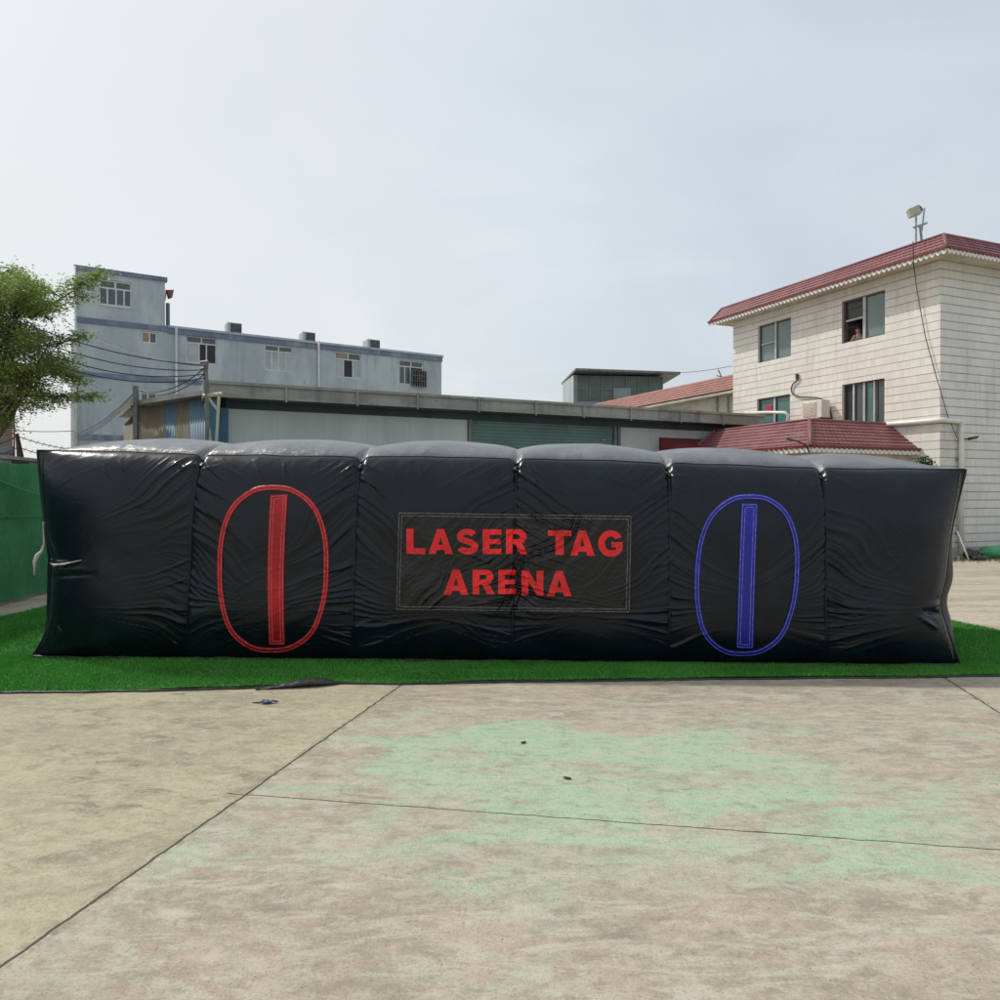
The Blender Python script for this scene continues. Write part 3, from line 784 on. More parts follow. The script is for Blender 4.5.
# G with its bar: built as one outline
outer = arc(.50,.50,.50,.51,28,325,36); inner = arc(.50,.50,.23,.27,308,40,24)
G['G'] = [outer+[(.97,.27),(.97,.56),(.52,.56),(.52,.36),(.70,.36),(.70,.27)]+inner[1:]]
def letter(ch, quadpx):
    (x0, y0, x1, y1, dy) = quadpx      # left, top, right, bottom; dy slope
    cu = bpy.data.curves.new('tmp', 'CURVE'); cu.dimensions = '2D'; cu.fill_mode = 'FRONT'
    gw = max(p[0] for p in G[ch][0]); gx0 = min(p[0] for p in G[ch][0])
    for poly in G[ch]:
        sp_ = cu.splines.new('POLY'); sp_.points.add(len(poly)-1); sp_.use_cyclic_u = True
        for i, p in enumerate(poly): sp_.points[i].co = (p[0], p[1], 0, 1)
    tmp = bpy.data.objects.new('tmp', cu); COL.objects.link(tmp)
    dg = bpy.context.evaluated_depsgraph_get(); me = bpy.data.meshes.new_from_object(tmp.evaluated_get(dg))
    bpy.data.objects.remove(tmp)
    bm = bmesh.new(); bm.from_mesh(me)
    N = 22
    for k in range(1, N):
        for ax in ((1,0,0),(0,1,0)):
            bmesh.ops.bisect_plane(bm, geom=bm.verts[:]+bm.edges[:]+bm.faces[:], plane_co=(k/N, k/N, 0), plane_no=ax)
    co = np.array([v.co[:2] for v in bm.verts])
    fx = (co[:,0]-gx0)/(gw-gx0)
    px = x0+fx*(x1-x0); py = y1-co[:,1]*(y1-y0)+dy*fx
    u, v = uv_of(px, py); Pw = front(u, v, .0125, True)
    off = np.array(wloc(ban))
    for i, vt in enumerate(bm.verts): vt.co = Vector(Pw[i]-off)
    bmesh.ops.recalc_face_normals(bm, faces=bm.faces[:])
    m2 = bpy.data.meshes.new('letter'); bm.to_mesh(m2); bm.free(); m2.materials.append(M['red_letter'])
    o = bpy.data.objects.new('letter', m2); COL.objects.link(o); o.parent = ban
    m2.polygons.foreach_set('use_smooth', [True]*len(m2.polygons))
    # face the camera
    if sum(p.normal.y for p in m2.polygons) > 0: m2.flip_normals()
for ch, q in (('L',(406.8,528.6,425.6,553.6,.3)),('A',(428.8,528.8,453.2,553.6,.2)),('S',(457,528.6,478.6,554,.2)),('E',(482.8,529,501.6,553.8,.2)),('R',(506,529.2,527.8,553.8,.2)),
              ('T',(547.8,530,571.2,554.4,.3)),('A',(569.8,530.2,594.6,555.2,.3)),('G',(597.8,530.2,622.4,556.2,.3)),
              ('A',(444,569.4,468.6,594.4,0)),('R',(472.8,569.6,495,594.0,0)),('E',(498.4,569.4,516,593.6,0)),('N',(521.6,570,543.4,594.4,.3)),('A',(546.8,570.4,571.4,595.6,.4))):
    letter(ch, q)

# ------------------------------------------------------------------ turf mat
fl = [(-170,699),(0,694),(130,692),(240,689.5),(290,687),(330,684.3),(400,684.8),(500,683),(700,680.3),(960,677.3),(1100,675.6),(1260,674)]
fx = np.array([PG(*p)[0] for p in fl]); fy = np.array([PG(*p)[1] for p in fl])
XL, XR0 = -6.66, 5.9
def xr(y): return 5.88+(9.35-y)*.17
def fyx(x): return np.interp(x, fx, fy)+.012*n1(x*3, 5)+.006*n1(x*13, 6)
def turf_h(x, y):
    r = np.exp(-((y-fyx(x)-.18-.05*n1(x*2,7))/.10)**2)
    ridge = .035*r*np.clip(1-np.abs((x+.3)/1.1), 0, 1)+.02*r*np.clip(n1(x*1.3, 12), 0, 1)
    return .012+.006*(n2(x*1.2, y*2.2, 3)+1)+.004*(n2(x*5, y*5, 4)+1)+ridge
ni, nj = 420, 150
a = np.linspace(0, 1, ni); b = np.linspace(0, 1, nj)**1.5
aa, bb = np.meshgrid(a, b, indexing='ij')
yb = 12.6
xg = XL+aa*(6.42-XL)
yg = fyx(xg)+(yb-fyx(xg))*bb
xg = XL+(xr(yg)-XL)*aa; yg = fyx(xg)+(yb-fyx(xg))*bb
T = np.stack([xg, yg, turf_h(xg, yg)], -1)
turf = np_obj('turf_mat', T.reshape(-1,3), grid_faces(ni, nj), M['turf_base'])
tag(turf, 'bright green artificial turf mat under the black inflatable', 'turf mat')
def blades(n, xa, xb, yfn, hh=.021):
    x = rng.uniform(xa, xb, n); y0, y1 = yfn(x); y = y0+(y1-y0)*rng.uniform(0, 1, n)
    k = x < xr(y)-.01; x, y = x[k], y[k]; n = len(x)
    z = turf_h(x, y); ang = rng.uniform(0, np.pi, n); w = rng.uniform(.0022,.0042,n); h = hh*rng.uniform(.7,1.25,n)
    lx = rng.normal(0,.008,n); ly = rng.normal(0,.008,n)-.002
    dx = np.cos(ang)*w; dy = np.sin(ang)*w
    V = np.empty((n,3,3)); V[:,0] = np.stack([x-dx,y-dy,z-.002],1); V[:,1] = np.stack([x+dx,y+dy,z-.002],1); V[:,2] = np.stack([x+lx,y+ly,z+h],1)
    return V.reshape(-1,3)
def cap(v): return v
def arena_y(x): return FI.o.y+(x-FI.o.x)*FI.d.y/FI.d.x
VB = np.concatenate([
    blades(190000, -5.2, 6.4, lambda x: (fyx(x), np.minimum(arena_y(x)+.06, 99.))),
    blades(60000, XL, -4.55, lambda x: (fyx(x)+.9, np.full_like(x, 11.5)), .026),
    blades(50000, 4.35, 6.3, lambda x: (arena_y(x)-.1, np.full_like(x, 9.9)), .026)])
gp = np_obj('grass_pile', VB, np.arange(len(VB)).reshape(-1,3), M['grass'], turf, smooth=False); gp['kind'] = 'stuff'
# black edge of the mat and its curled-up fold
mb = MB(); xs = np.linspace(-5.5, 6.4, 260)
mb.tube([(x, fyx(x)-.004, .008+.004*abs(n1(x*9, 15))) for x in xs], .009, 6); obj('backing_edge', mb, M['backing'], turf, smooth=True)
mb = MB(); A = []
for i in range(41):
    s_ = i/40; px = 255+83*s_; q = PG(px, 690.6-6.0*s_); k = math.sin(math.pi*s_**1.7)**.8
    A.append([(q[0], q[1]-.005, .004), (q[0]+.01, q[1]-.05*k+.004*math.sin(i*1.7), .004+.030*k), (q[0]+.01, q[1]-.02*k, .006+.055*k+.004*math.sin(i)), (q[0], q[1]+.07*k, .012+.048*k), (q[0], q[1]+.16*k, .022)])
mb.grid(A); o = obj('curled_edge', mb, M['backing'], turf, smooth=True); o.modifiers.new('solid','SOLIDIFY').thickness = .004

# ------------------------------------------------------------------ scraps on the concrete
def blob(name, px, py, sx, sy, sz, matr, label, cat, seed=0, rot=0.0):
    q = PG(px, py); bm = bmesh.new(); bmesh.ops.create_icosphere(bm, subdivisions=3, radius=1)
    for v in bm.verts:
        k = 1+.35*float(n2(v.co.x*1.7+seed, v.co.y*1.7+v.co.z, seed)); x, y = v.co.x*sx*k, v.co.y*sy*k
        v.co = (x*math.cos(rot)-y*math.sin(rot), x*math.sin(rot)+y*math.cos(rot), (v.co.z+1)*.5*sz*k)
    me = bpy.data.meshes.new(name); bm.to_mesh(me); bm.free(); me.materials.append(matr)
    o = bpy.data.objects.new(name, me); o.location = (q[0], q[1], .001); COL.objects.link(o); return tag(o, label, cat)
q = PG(268, 703.5)
mb = MB(); A = []
for i in range(9):
    A.append([(q[0]+(i/8-.4)*.13, q[1]+(j/4-.5)*.07*(.5+.5*math.sin(i*.5+.6)), .006+.02*abs(math.sin(i*1.3+j*1.1))) for j in range(5)])
mb.grid(A); o = obj('plastic_scrap', mb, M['scrap_blue']); o.modifiers.new('solid','SOLIDIFY').thickness = .002
tag(o, 'crumpled blue plastic scrap with a dark tail on the beige concrete slab', 'scrap')
mb = MB(); mb.tube([(q[0]-.13, q[1]+.01, .005),(q[0]-.08, q[1], .008),(q[0]-.03, q[1]-.003, .012)], [.003,.006,.005], 6); obj('tail', mb, M['debris'], o)
blob('debris', 523.5, 743.5, .018, .010, .012, M['debris'], 'small dark chip on the mint green stain, the upper one', 'debris', 1, .4)
blob('debris', 567.5, 779, .024, .011, .014, M['debris'], 'small dark chip on the mint green stain, nearest the camera', 'debris', 2, -.3)

# ------------------------------------------------------------------ green tarpaulin fence on the left
fa = PG(-40, 618); fb = PG(39, 595)
FF = Frame((fa[0], fa[1]), (fb[0]-fa[0], fb[1]-fa[1]), (1, -.2))
fence = empty('tarpaulin_fence', FF.p(3,0,0), 'green tarpaulin covered fence with a rope line across it, left of the inflatable', 'fence')
ni, nj = 160, 60; aa, bb = np.meshgrid(np.linspace(-5, 12, ni), np.linspace(0, 1, nj), indexing='ij')
zt = 2.10+.05*np.sin(aa*1.3)+.03*n1(aa*2.3, 21); zz_ = .06+bb*(zt-.06)
bo = .05*n2(aa*1.1, zz_*1.4, 22)+.03*n2(aa*3.2+zz_*2, zz_*1.5, 23)+.03*np.sin(bb*3.1)+.012*n2(aa*8, zz_*3, 24)+.10*(1-bb)**3
A = np.stack([FF.o.x+aa*FF.d.x+bo*FF.n.x, FF.o.y+aa*FF.d.y+bo*FF.n.y, zz_], -1)
np_obj('tarpaulin', A.reshape(-1,3), grid_faces(ni, nj), M['tarp'], fence)
mb = MB(); mb.tube([FF.p(a_, .10+.03*math.sin(a_*3), 1.30+.02*math.sin(a_*2.1)+.004*a_) for a_ in np.linspace(-5,12,90)], .012, 6)
obj('rope', mb, M['turf_base'], fence, smooth=True)
mb = MB(); mb.tube([FF.p(a_, .09, 2.05-.5*math.sin(max(0,min(1,(a_)/6.))*math.pi)*(1 if a_<6 else 0)*.9) for a_ in np.linspace(0,6,60)], .012, 6)
obj('rope', mb, M['greentube'], fence, smooth=True)
mb = MB()
for a_ in (-4,-1.5,1,3.5,6,8.5,11): mb.tube([FF.p(a_, -.06, 0), FF.p(a_, -.06, 2.12)], .035, 8)
mb.tube([FF.p(-5,-.06,2.09), FF.p(12,-.06,2.09)], .025, 8)
obj('post_frame', mb, M['post'], fence, smooth=True)
# low wall behind it
wl = MB(); FW = FF.shifted(-.9); wl.fbox(FW, -6, 22, -.2, 0, 0, 2.28); wl.fbox(FW, -6, 22, -.24, .04, 2.28, 2.34)
tag(obj('boundary_wall', wl, M['concrete']), 'grey concrete boundary wall behind the green tarpaulin fence', 'wall')
# rusty Y bracket and barbed wire on the wall
def fence_hit(px, py, b=-.9): a_, z_ = FF.hit(px, py, b); return FF.p(a_, b, z_)
br = MB()
p0 = fence_hit(18, 468); p1 = fence_hit(18.5, 456); p2 = fence_hit(16.5, 433.5); p3 = fence_hit(22, 457)
br.tube([(p0[0],p0[1],2.2), p1], .03, 6); br.tube([p1, p2], [.03,.022], 6); br.tube([p3, (p2[0]+.02,p2[1],p2[2])], [.035,.02], 6)
br.tube([fence_hit(12,462), fence_hit(28,463)], .03, 6)
bro = obj('wire_bracket', br, M['rust']); tag(bro, 'rusty forked steel bracket standing on the wall at far left', 'bracket')
def wire(name, pts, r, sag, label, cat, group=None, matr='cable', n=30, barbs=False, parent=None):
    mb = MB(); P_ = []
    for i in range(len(pts)-1):
        a_, b_ = Vector(pts[i]), Vector(pts[i+1])
        for k in range(n+1):
            if i and k == 0: continue
            t_ = k/n; q = a_.lerp(b_, t_); q.z -= sag*4*t_*(1-t_); P_.append(tuple(q))
    mb.tube(P_, r, 5)
    if barbs:
        for q in P_[::2]: mb.tube([(q[0]-.03,q[1],q[2]-.03),(q[0]+.03,q[1],q[2]+.03)], .006, 4)
    o = obj(name, mb, M[matr]); return tag(o, label, cat, group)
wire('barbed_wire', [fence_hit(-30,441), fence_hit(17,436), fence_hit(100,449)], .008, .10, 'upper strand of barbed wire strung from the rusty bracket', 'barbed wire', 'barbed wire strands over the wall', 'rust', barbs=True)
wire('barbed_wire', [fence_hit(-30,452), fence_hit(18,447), fence_hit(100,460)], .008, .10, 'lower strand of barbed wire strung from the rusty bracket', 'barbed wire', 'barbed wire strands over the wall', 'rust', barbs=True)

# brown brick building edge at far left
Fb = Frame((PY(12.5,450,26)[0], 26), (-.83, -.56), (.5,-.8))
bb_ = empty('brick_building', Fb.p(3,-2,0), 'brown brick building half hidden by the tree at far left', 'building')
mb = MB(); mb.fbox(Fb, 0, 9, -6, 0, CAMH+26*45/720, 6.2); obj('wall', mb, M['brickb'], bb_)
mb = MB(); mb.fbox(Fb, .02, 9, -6, -.02, 0, CAMH+26*45/720-.002); mb.fbox(Fb, -.05, 9, -6, .05, CAMH+26*42/720, CAMH+26*49/720); obj('plinth', mb, M['greyband'], bb_)
mb = MB(); mb.fbox(Fb, -.15, 9, -6.1, .15, 6.2, 6.4); obj('roof', mb, M['concrete'], bb_)
mb = MB(); mb.tube([Fb.p(-.05,.05,2.6), Fb.p(-.05,.05,6.2)], .03, 6); obj('corner_trim', mb, M['darkred'], bb_)

# ------------------------------------------------------------------ window builder
def window(F, a0, a1, z0, z1, parent, cols, transom=None, mats=None, tmats=None, fw=.06, fm='frame', b=-.1, label=None, sill=None):
    mb = MB(); d0, d1 = b-.04, b+.03
    mb.fbox(F, a0, a1, d0, d1, z0, z0+fw); mb.fbox(F, a0, a1, d0, d1, z1-fw, z1)
    mb.fbox(F, a0, a0+fw, d0, d1, z0+fw, z1-fw); mb.fbox(F, a1-fw, a1, d0, d1, z0+fw, z1-fw)
    zt_ = z1-fw
    if transom is not None:
        zt_ = z0+(z1-z0)*transom; mb.fbox(F, a0+fw, a1-fw, d0+.004, d1-.004, zt_-fw/2, zt_+fw/2)
    e = [a0]+[a0+(a1-a0)*c for c in cols]+[a1]
    for i in range(1, len(e)-1):
        mb.fbox(F, e[i]-fw*.45, e[i]+fw*.45, d0+.002, d1-.002, z0+fw, (zt_-fw/2) if transom is not None else zt_)
    if sill: mb.fbox(F, a0-.06, a1+.06, b, .05, z0-.07, z0-.003)
    w = obj('window', mb, M[fm], parent, bevel=.004)
    if label: w['label'] = label
    for i in range(len(e)-1):
        mt = (mats or ['glass']*9)[i]
        if mt is None: continue
        p = MB(); p.fbox(F, e[i]+fw*.3, e[i+1]-fw*.3, b-.015, b-.003, z0+fw*.5, zt_-.001); obj('pane', p, M[mt], w)
    if transom is not None:
        mid = (a0+a1)/2; mb2 = MB()
        for k, (x0_, x1_) in enumerate(((a0+fw*.3, mid-fw*.4), (mid+fw*.4, a1-fw*.3))):
            p = MB(); p.fbox(F, x0_, x1_, b-.015, b-.003, zt_+fw*.4, z1-fw*.5); obj('pane', p, M[(tmats or ['glass','glass'])[k]], w)
        p = MB(); p.fbox(F, mid-fw*.5, mid+fw*.5, d0+.002, d1-.002, zt_+fw/2, z1-fw); obj('mullion', p, M[fm], w)
    return w
def rect(F, px0, px1, top, bot, at=None):
    """rectangle from pixel columns and the rows measured at column at"""
    at = at if at is not None else (px0+px1)/2
    a0 = F.hit(px0, top)[0]; a1 = F.hit(px1, top)[0]
    if a0 > a1: a0, a1 = a1, a0
    return [a0, a1, F.hit(at, bot)[1], F.hit(at, top)[1]]

# ------------------------------------------------------------------ factory building (grey blue, left)
FAo = PY(76.5, 300, 39.0); FA = Frame((FAo[0], 39.0), (1220, 720), (.5,-.86))
fac = empty('factory_building', FA.p(11,-5,0), 'pale blue grey factory block with blue bands and a taller left tower', 'building')
aT = FA.hit(165, 300)[0]; aE = FA.hit(441.5, 400)[0]
zTop = FA.hit(78, 265.5)[1]; zR = FA.hit(300, 341-1)[1]
zb2 = FA.hit(120, 377)[1]; zb3 = FA.hit(110, 438)[1]; zb1 = zR
W_t = rect(FA, 98.5, 132, 280.5, 306, 115); W_s = rect(FA, 141, 157.5, 331.5, 343.5); W_l = rect(FA, 140, 157.5, 391.5, 402)
W1 = rect(FA, 186, 217, 336.5, 363.5); W2 = rect(FA, 264.5, 293, 345.5, 371); W3 = rect(FA, 335, 361.5, 352.5, 378); W4 = rect(FA, 399, 423.5, 360.5, 385)
mb = MB(); wall(mb, FA, 0, aT, 0, zTop, [W_t, W_s, W_l] if W_s[1] < aT else [W_t]); 
wall(mb, FA, aT, aE, 0, zR, [W1, W2, W3, W4])
DP = 9.0
def box_sides(mb, F, a0, a1, z1, dp):
    for q in ([(a0,0),(a0,-dp)], [(a1,0),(a1,-dp)], [(a0,-dp),(a1,-dp)]):
        L = math.hypot(q[1][0]-q[0][0], q[1][1]-q[0][1])
        mb.quad([F.p(q[0][0],q[0][1],0),F.p(q[1][0],q[1][1],0),F.p(q[1][0],q[1][1],z1),F.p(q[0][0],q[0][1],z1)], [(0,0),(L,0),(L,z1),(0,z1)])
    mb.quad([F.p(a0,0,z1-.3),F.p(a1,0,z1-.3),F.p(a1,-dp,z1-.3),F.p(a0,-dp,z1-.3)])
box_sides(mb, FA, 0, aT, zTop, DP); box_sides(mb, FA, aT+.003, aE, zR, DP)
obj('wall', mb, M['factory'], fac)
mb = MB(); mb.fbox(FA, -.12, aT+.12, -.3, .12, zTop-.22, zTop); mb.fbox(FA, 0.002, aT+.15, .0, .06, zR-.36, zR-.06)
mb.fbox(FA, aT+.15, aE+.05, -.3, .08, zR-.44, zR-.13); mb.fbox(FA, 0.002, aE, 0, .05, zb2-.12, zb2+.14); mb.fbox(FA, 0.002, aE, 0, .05, zb3-.15, zb3+.15)
obj('painted_band', mb, M['band'], fac)
mb = MB(); mb.fbox(FA, aT+.15, aE+.1, -.4, .13, zR-.13, zR); obj('coping', mb, M['band_top'], fac)
window(FA, *W_t, fac, [.26,.52,.76], .68, ['glass']*4, None, .09, sill=True)
window(FA, *W_s, fac, [.52], None, ['wood','glass'], None, .09)
window(FA, *W_l, fac, [.45], None, ['glass','glass'], None, .09)
window(FA, *W1, fac, [.42,.66], .74, ['glass_pale','dark','dark'], None, .08)
window(FA, *W2, fac, [.25,.5,.75], .76, ['glass_pale']*4, None, .08)
window(FA, *W3, fac, [.33,.68], .72, ['glass_pale','dark','glass_pale'], ['tan_sheet','glass'], .08)
window(FA, *W4, fac, [.25,.48], .74, ['glass','glass','dark'], None, .08)
# window grille box with a fan on the last window
g = MB(); a0 = W4[0]+(W4[1]-W4[0])*.5; a1 = W4[1]+.1; gz0 = W4[2]-.1; gz1 = W4[2]+(W4[3]-W4[2])*.6
for k in range(7): g.fbox(FA, a0+(a1-a0)*k/6-.02, a0+(a1-a0)*k/6+.02, .0, .25, gz0, gz1)
for k in range(4): g.fbox(FA, a0, a1, .25, .28, gz0+(gz1-gz0)*k/3-.02, gz0+(gz1-gz0)*k/3+.02)
obj('window_grille', g, M['post'], fac)
g = MB(); c = FA.p((a0+a1)/2+.1, .1, (gz0+gz1)/2+.1); g.tube([(c[0]-.03,c[1]+.05,c[2]),(c[0]+.03,c[1]-.05,c[2])], .33, 16); obj('fan_housing', g, M['gumetal'], fac)
for px, y0, y1, r in ((176.3, 326, 400, .07), (318.8, 341, 392, .07), (72.5, 330, 445, .11), (75.2, 266, 445, .06)):
    a_, z_ = FA.hit(px, y0, .12); mb = MB(); mb.tube([FA.p(a_, .12, 0), FA.p(a_, .12, z_)], r, 8); obj('downpipe', mb, M['frame'], fac, smooth=True)
for px0, px1, tp, bt in ((228.5,243,321.5,331),(304.5,317,331,340.5),(369.5,382,338.5,348)):
    r_ = rect(FA, px0, px1, tp, bt); mb = MB(); mb.fbox(FA, r_[0], r_[1], -1.3, -.35, zR-.3, r_[3]); o = obj('roof_vent', mb, M['factory'], fac, bevel=.02)
    m2 = MB(); m2.fbox(FA, r_[0]+.18, r_[1]-.02, -.35, -.33, zR, r_[3]-.05)
    for k in range(5): m2.fbox(FA, r_[0]+.2, r_[1]-.04, -.33, -.31, zR+.08+k*.11, zR+.12+k*.11)
    obj('louvre', m2, M['alu_dark'], o)
r_ = rect(FA, 166.5, 170.5, 300, 324); mb = MB(); mb.tube([FA.p(r_[0]+.15,-.8,zR-.3), FA.p(r_[0]+.15,-.8,r_[3])], .11, 8); obj('flue_pipe', mb, M['shutter'], fac)
mb = MB(); p0 = PY(166,290,41.5); p1 = PY(174,296,41.3); mb.quad([p0, (p1[0],p1[1],p1[2]+.35), (p1[0]-.1,p1[1],p1[2]-.1), (p0[0]+.1,p0[1]+.1,p0[2]-.5)]); mb.tube([(p0[0]-.05,p0[1],p0[2]-.6), p0], .03, 6)
o = obj('roof_flap', mb, M['rtile'], fac); o.modifiers.new('solid','SOLIDIFY').thickness = .05

# ------------------------------------------------------------------ warehouse
FBo = PY(219.5, 382, 16.9); FB = Frame((FBo[0], 16.9), (1557, 720), (.42,-.9))
wh = empty('warehouse', FB.p(10,-4,0), 'long low warehouse with grey fascia, pale wall panels and a green shutter', 'warehouse')
zFt = FB.hit(220, 382)[1]; zFb = FB.hit(228, 397.5)[1]; aWE = FB.hit(764, 420)[0]
FBw = FB.shifted(-.55)          # the wall set back under the eave
mb = MB(); A = []
mb.fbox(FB, -.35, aWE, -.06, 0, zFb, zFt); mb.fbox(FB, -.35, -.28, -9, -.062, zFb, zFt)
mb.fbox(FB, -.35, aWE, 0, .05, zFt-.05, zFt+.02); mb.fbox(FB, -.35, aWE, 0, .035, zFb, zFb+.05)
obj('fascia', mb, M['fascia'], wh)
mb = MB(); mb.quad([FB.p(-.3,-.06,zFt-.02),FB.p(aWE,-.06,zFt-.02),FB.p(aWE,-9,zFt+.35),FB.p(-.3,-9,zFt+.35)]); obj('roof', mb, M['grey_sheet'], wh)
for px in (286, 357, 417, 478, 535, 583, 630, 680, 722):
    a_ = FB.hit(px, 405)[0]; mb = MB(); mb.fbox(FB, a_-.02, a_+.02, .05, .075, zFb-.05, zFt+.02); obj('gutter_bracket', mb, M['fascia'], wh)
aL = FBw.hit(228, 420)[0]; a1_ = FBw.hit(467.5, 430)[0]; a2_ = FBw.hit(614, 430)[0]
mb = MB(); mb.fbox(FBw, aL-.05, aWE, -.1, .03, zFb-.2, zFb+.12); mb.fbox(FBw, aL-.05, aWE, .03, .5, zFb-.015, zFb); obj('eave_soffit_shade', mb, M['under'], wh)  # soffit board plus a dark wall band that paints the eave shadow
def ribs(F, a0, a1, z0, z1, matr, parent, name, step=.9, depth=.006):
    mb = MB(); mb.fbox(F, a0, a1, -.08, 0, z0, z1); k = a0+step
    while k < a1-.1: mb.fbox(F, k-.006, k+.006, 0, depth, z0, z1); k += step
    return obj(name, mb, matr, parent)
ribs(FBw, aL, a1_, 0, zFb-.2, M['panel'], wh, 'wall_panel', 1.15); ribs(FBw, a2_+.18, aWE, 0, zFb-.2, M['panel'], wh, 'wall_panel', 1.15)
for a_ in (a1_+.06, a2_+.02, a2_+.16): mb = MB(); mb.fbox(FBw, a_-.05, a_+.05, -.05, .06, 0, zFb-.2); obj('door_post', mb, M['post'], wh)
# roller shutter with rounded slats
zs = np.arange(0, zFb-.2, .02); A = []
for a_ in (a1_+.11, a2_-.03): A.append([FBw.p(a_, -.03+.016*abs(math.sin(z*math.pi/.10)), z) for z in zs])
mb = MB(); mb.grid(A); obj('roller_shutter', mb, M['shutter'], wh)
mb = MB(); mb.fbox(FB, -.30, .0, -.35, -.12, 0, zFb-.01); mb.fbox(FBw, aL-.42, aL, -.1, .12, 0, zFb-.2); obj('corner_post', mb, M['blue_post'], wh)
mb = MB(); mb.quad([FB.p(-.25,-.6,0),FB.p(-.25,-9,0),FB.p(-.25,-9,zFb),FB.p(-.25,-.6,zFb)]); mb.quad([FB.p(-.25,-9,0),FB.p(aWE,-9,0),FB.p(aWE,-9,zFb),FB.p(-.25,-9,zFb)]); mb.quad([FB.p(aWE,-.6,0),FB.p(aWE,-9,0),FB.p(aWE,-9,zFb),FB.p(aWE,-.6,zFb)]); obj('side_wall', mb, M['panel'], wh)
mb = MB(); r_ = FBw.hit(603, 440); mb.fbox(FBw, r_[0]-.05, r_[0]+.10, .0, .02, r_[1]-.02, r_[1]+.02); obj('handle', mb, M['wood'], wh)
# dark red canopy on its wall, beside the porch
a0, z0 = FBw.hit(659, 451); a1, z1 = FBw.hit(700, 439)
mb = MB(); mb.hexa([FBw.p(a0,.9,z0-.3),FBw.p(a1+.5,.9,z0-.3),FBw.p(a1+.5,.003,z0-.1),FBw.p(a0,.003,z0-.1),FBw.p(a0,.9,z0-.05),FBw.p(a1+.5,.9,z0-.05),FBw.p(a1+.5,.003,z1),FBw.p(a0,.003,z1)])
obj('canopy', mb, M['darkred'], wh)

# ------------------------------------------------------------------ corrugated lean-to
FSo = PY(137, 402, 19.0); fsr = PY(222, 390, 17.2)
FS = Frame((FSo[0], 19.0), (fsr[0]-FSo[0], 17.2-19.0), (.3,-1))
shed = empty('lean_to_shed', FS.p(1,-1,0), 'lean-to shed of blue and tan corrugated sheets with grey roof edge', 'shed')
zs0 = FS.hit(137, 402)[1]; aSe = FS.hit(211, 391)[0]; zs1 = FS.hit(214, 390)[1]
def corr(F, a0, a1, z0f, z1f, matr, name, parent, per=.10, amp=.012, b=0.0):
    n = max(4, int((a1-a0)/per*8)); A = []
    for i in range(n+1):
        a_ = a0+(a1-a0)*i/n; bb_ = b+amp*math.sin(a_/per*2*math.pi); A.append([F.p(a_, bb_, z0f), F.p(a_, bb_, z1f(a_))])
    mb = MB(); mb.grid(A); o = obj(name, mb, matr, parent, smooth=True); o.modifiers.new('solid','SOLIDIFY').thickness = .004; return o
zf = lambda a_: zs0+(zs1-zs0)*max(0, a_)/aSe-.12
FSw = FS.shifted(-.15)
for p0, p1, mt in ((140,176,'tan_sheet'),(164.5,176,'blue_sheet'),(176,189,'tan_sheet'),(189,207,'blue_sheet')):
    if (p0, p1) == (140, 176): p1 = 164.5
    corr(FSw, FSw.hit(p0,420)[0], FSw.hit(p1,420)[0], 0, zf, M[mt], 'sheet_panel', shed)
# stains / scraps of old posters on the tan part
a0 = FSw.hit(140.5,430)[0]; a1 = FSw.hit(163.5,430)[0]
mb = MB(); c0 = FSw.p(FSw.hit(140,420)[0],0,0); c1 = PY(124, 415, 20.6)
FL = Frame((c1[0], c1[1]), (c0[0]-c1[0], c0[1]-c1[1]), (-.3,-1)); LL = math.hypot(c0[0]-c1[0], c0[1]-c1[1])
corr(FL, 0, LL, 0, lambda a_: zs0-.45+.33*a_/LL, M['tan_sheet'], 'sheet_panel', shed)
mb = MB()
mb.hexa([FS.p(-.05,.15,zs0-.11),FS.p(aSe,.15,zs1-.11),FS.p(aSe,-3,zs1+.1),FS.p(-.05,-3,zs0+.1),FS.p(-.05,.15,zs0),FS.p(aSe,.15,zs1),FS.p(aSe,-3,zs1+.2),FS.p(-.05,-3,zs0+.2)])
q0 = PY(119, 413, 20.6); q1 = FS.p(-.05,.15,zs0)
mb.hexa([(q0[0],q0[1],q0[2]-.12),(q1[0]-.003,q1[1],q1[2]-.16),FS.p(-.053,-3,zs0-.1),(q0[0]+.3,q0[1]+2,q0[2]),(q0[0],q0[1],q0[2]),(q1[0]-.003,q1[1],q1[2]),FS.p(-.053,-3,zs0+.2),(q0[0]+.3,q0[1]+2,q0[2]+.1)])
obj('roof', mb, M['grey_sheet'], shed)
mb = MB(); q = PY(135.8, 386, 18.5); mb.box(q[0]-.055, q[0]+.055, 18.45, 18.56, 0, q[2]); pole2 = obj('wire_post', mb, M['post'], bevel=.01)
tag(pole2, 'thin dark square post in front of the tan end of the corrugated shed', 'post')
# braced bracket pole at the warehouse corner
pole = empty('utility_pole', (PY(206,440,16.2)[0], 16.2, 0), 'braced grey steel cable pole at the left corner of the warehouse', 'utility pole')
def pt(px, py, Y=16.2): return PY(px, py, Y)
mb = MB(); a_ = pt(206.5, 362); mb.tube([(pt(208,440)[0],16.2,0), pt(207.5,400), pt(205.5,372), a_], [.06,.055,.05,.05], 8); obj('mast', mb, M['post'], pole)
mb = MB(); mb.tube([pt(200.5,362.5), pt(208,361.5)], .035, 6); mb.tube([pt(201,369), pt(208,368)], .03, 6); obj('crossarm', mb, M['post'], pole)
for p0, p1 in (((207,396),(219,412)),((219,396),(216,450)),((206,404),(211,450))):
    mb = MB(); mb.tube([pt(*p0), pt(*p1)], .035, 6); obj('brace', mb, M['beige_metal'], pole)
mb = MB(); mb.tube([pt(203,396), pt(222,394)], .05, 6); obj('brace', mb, M['beige_metal'], pole)
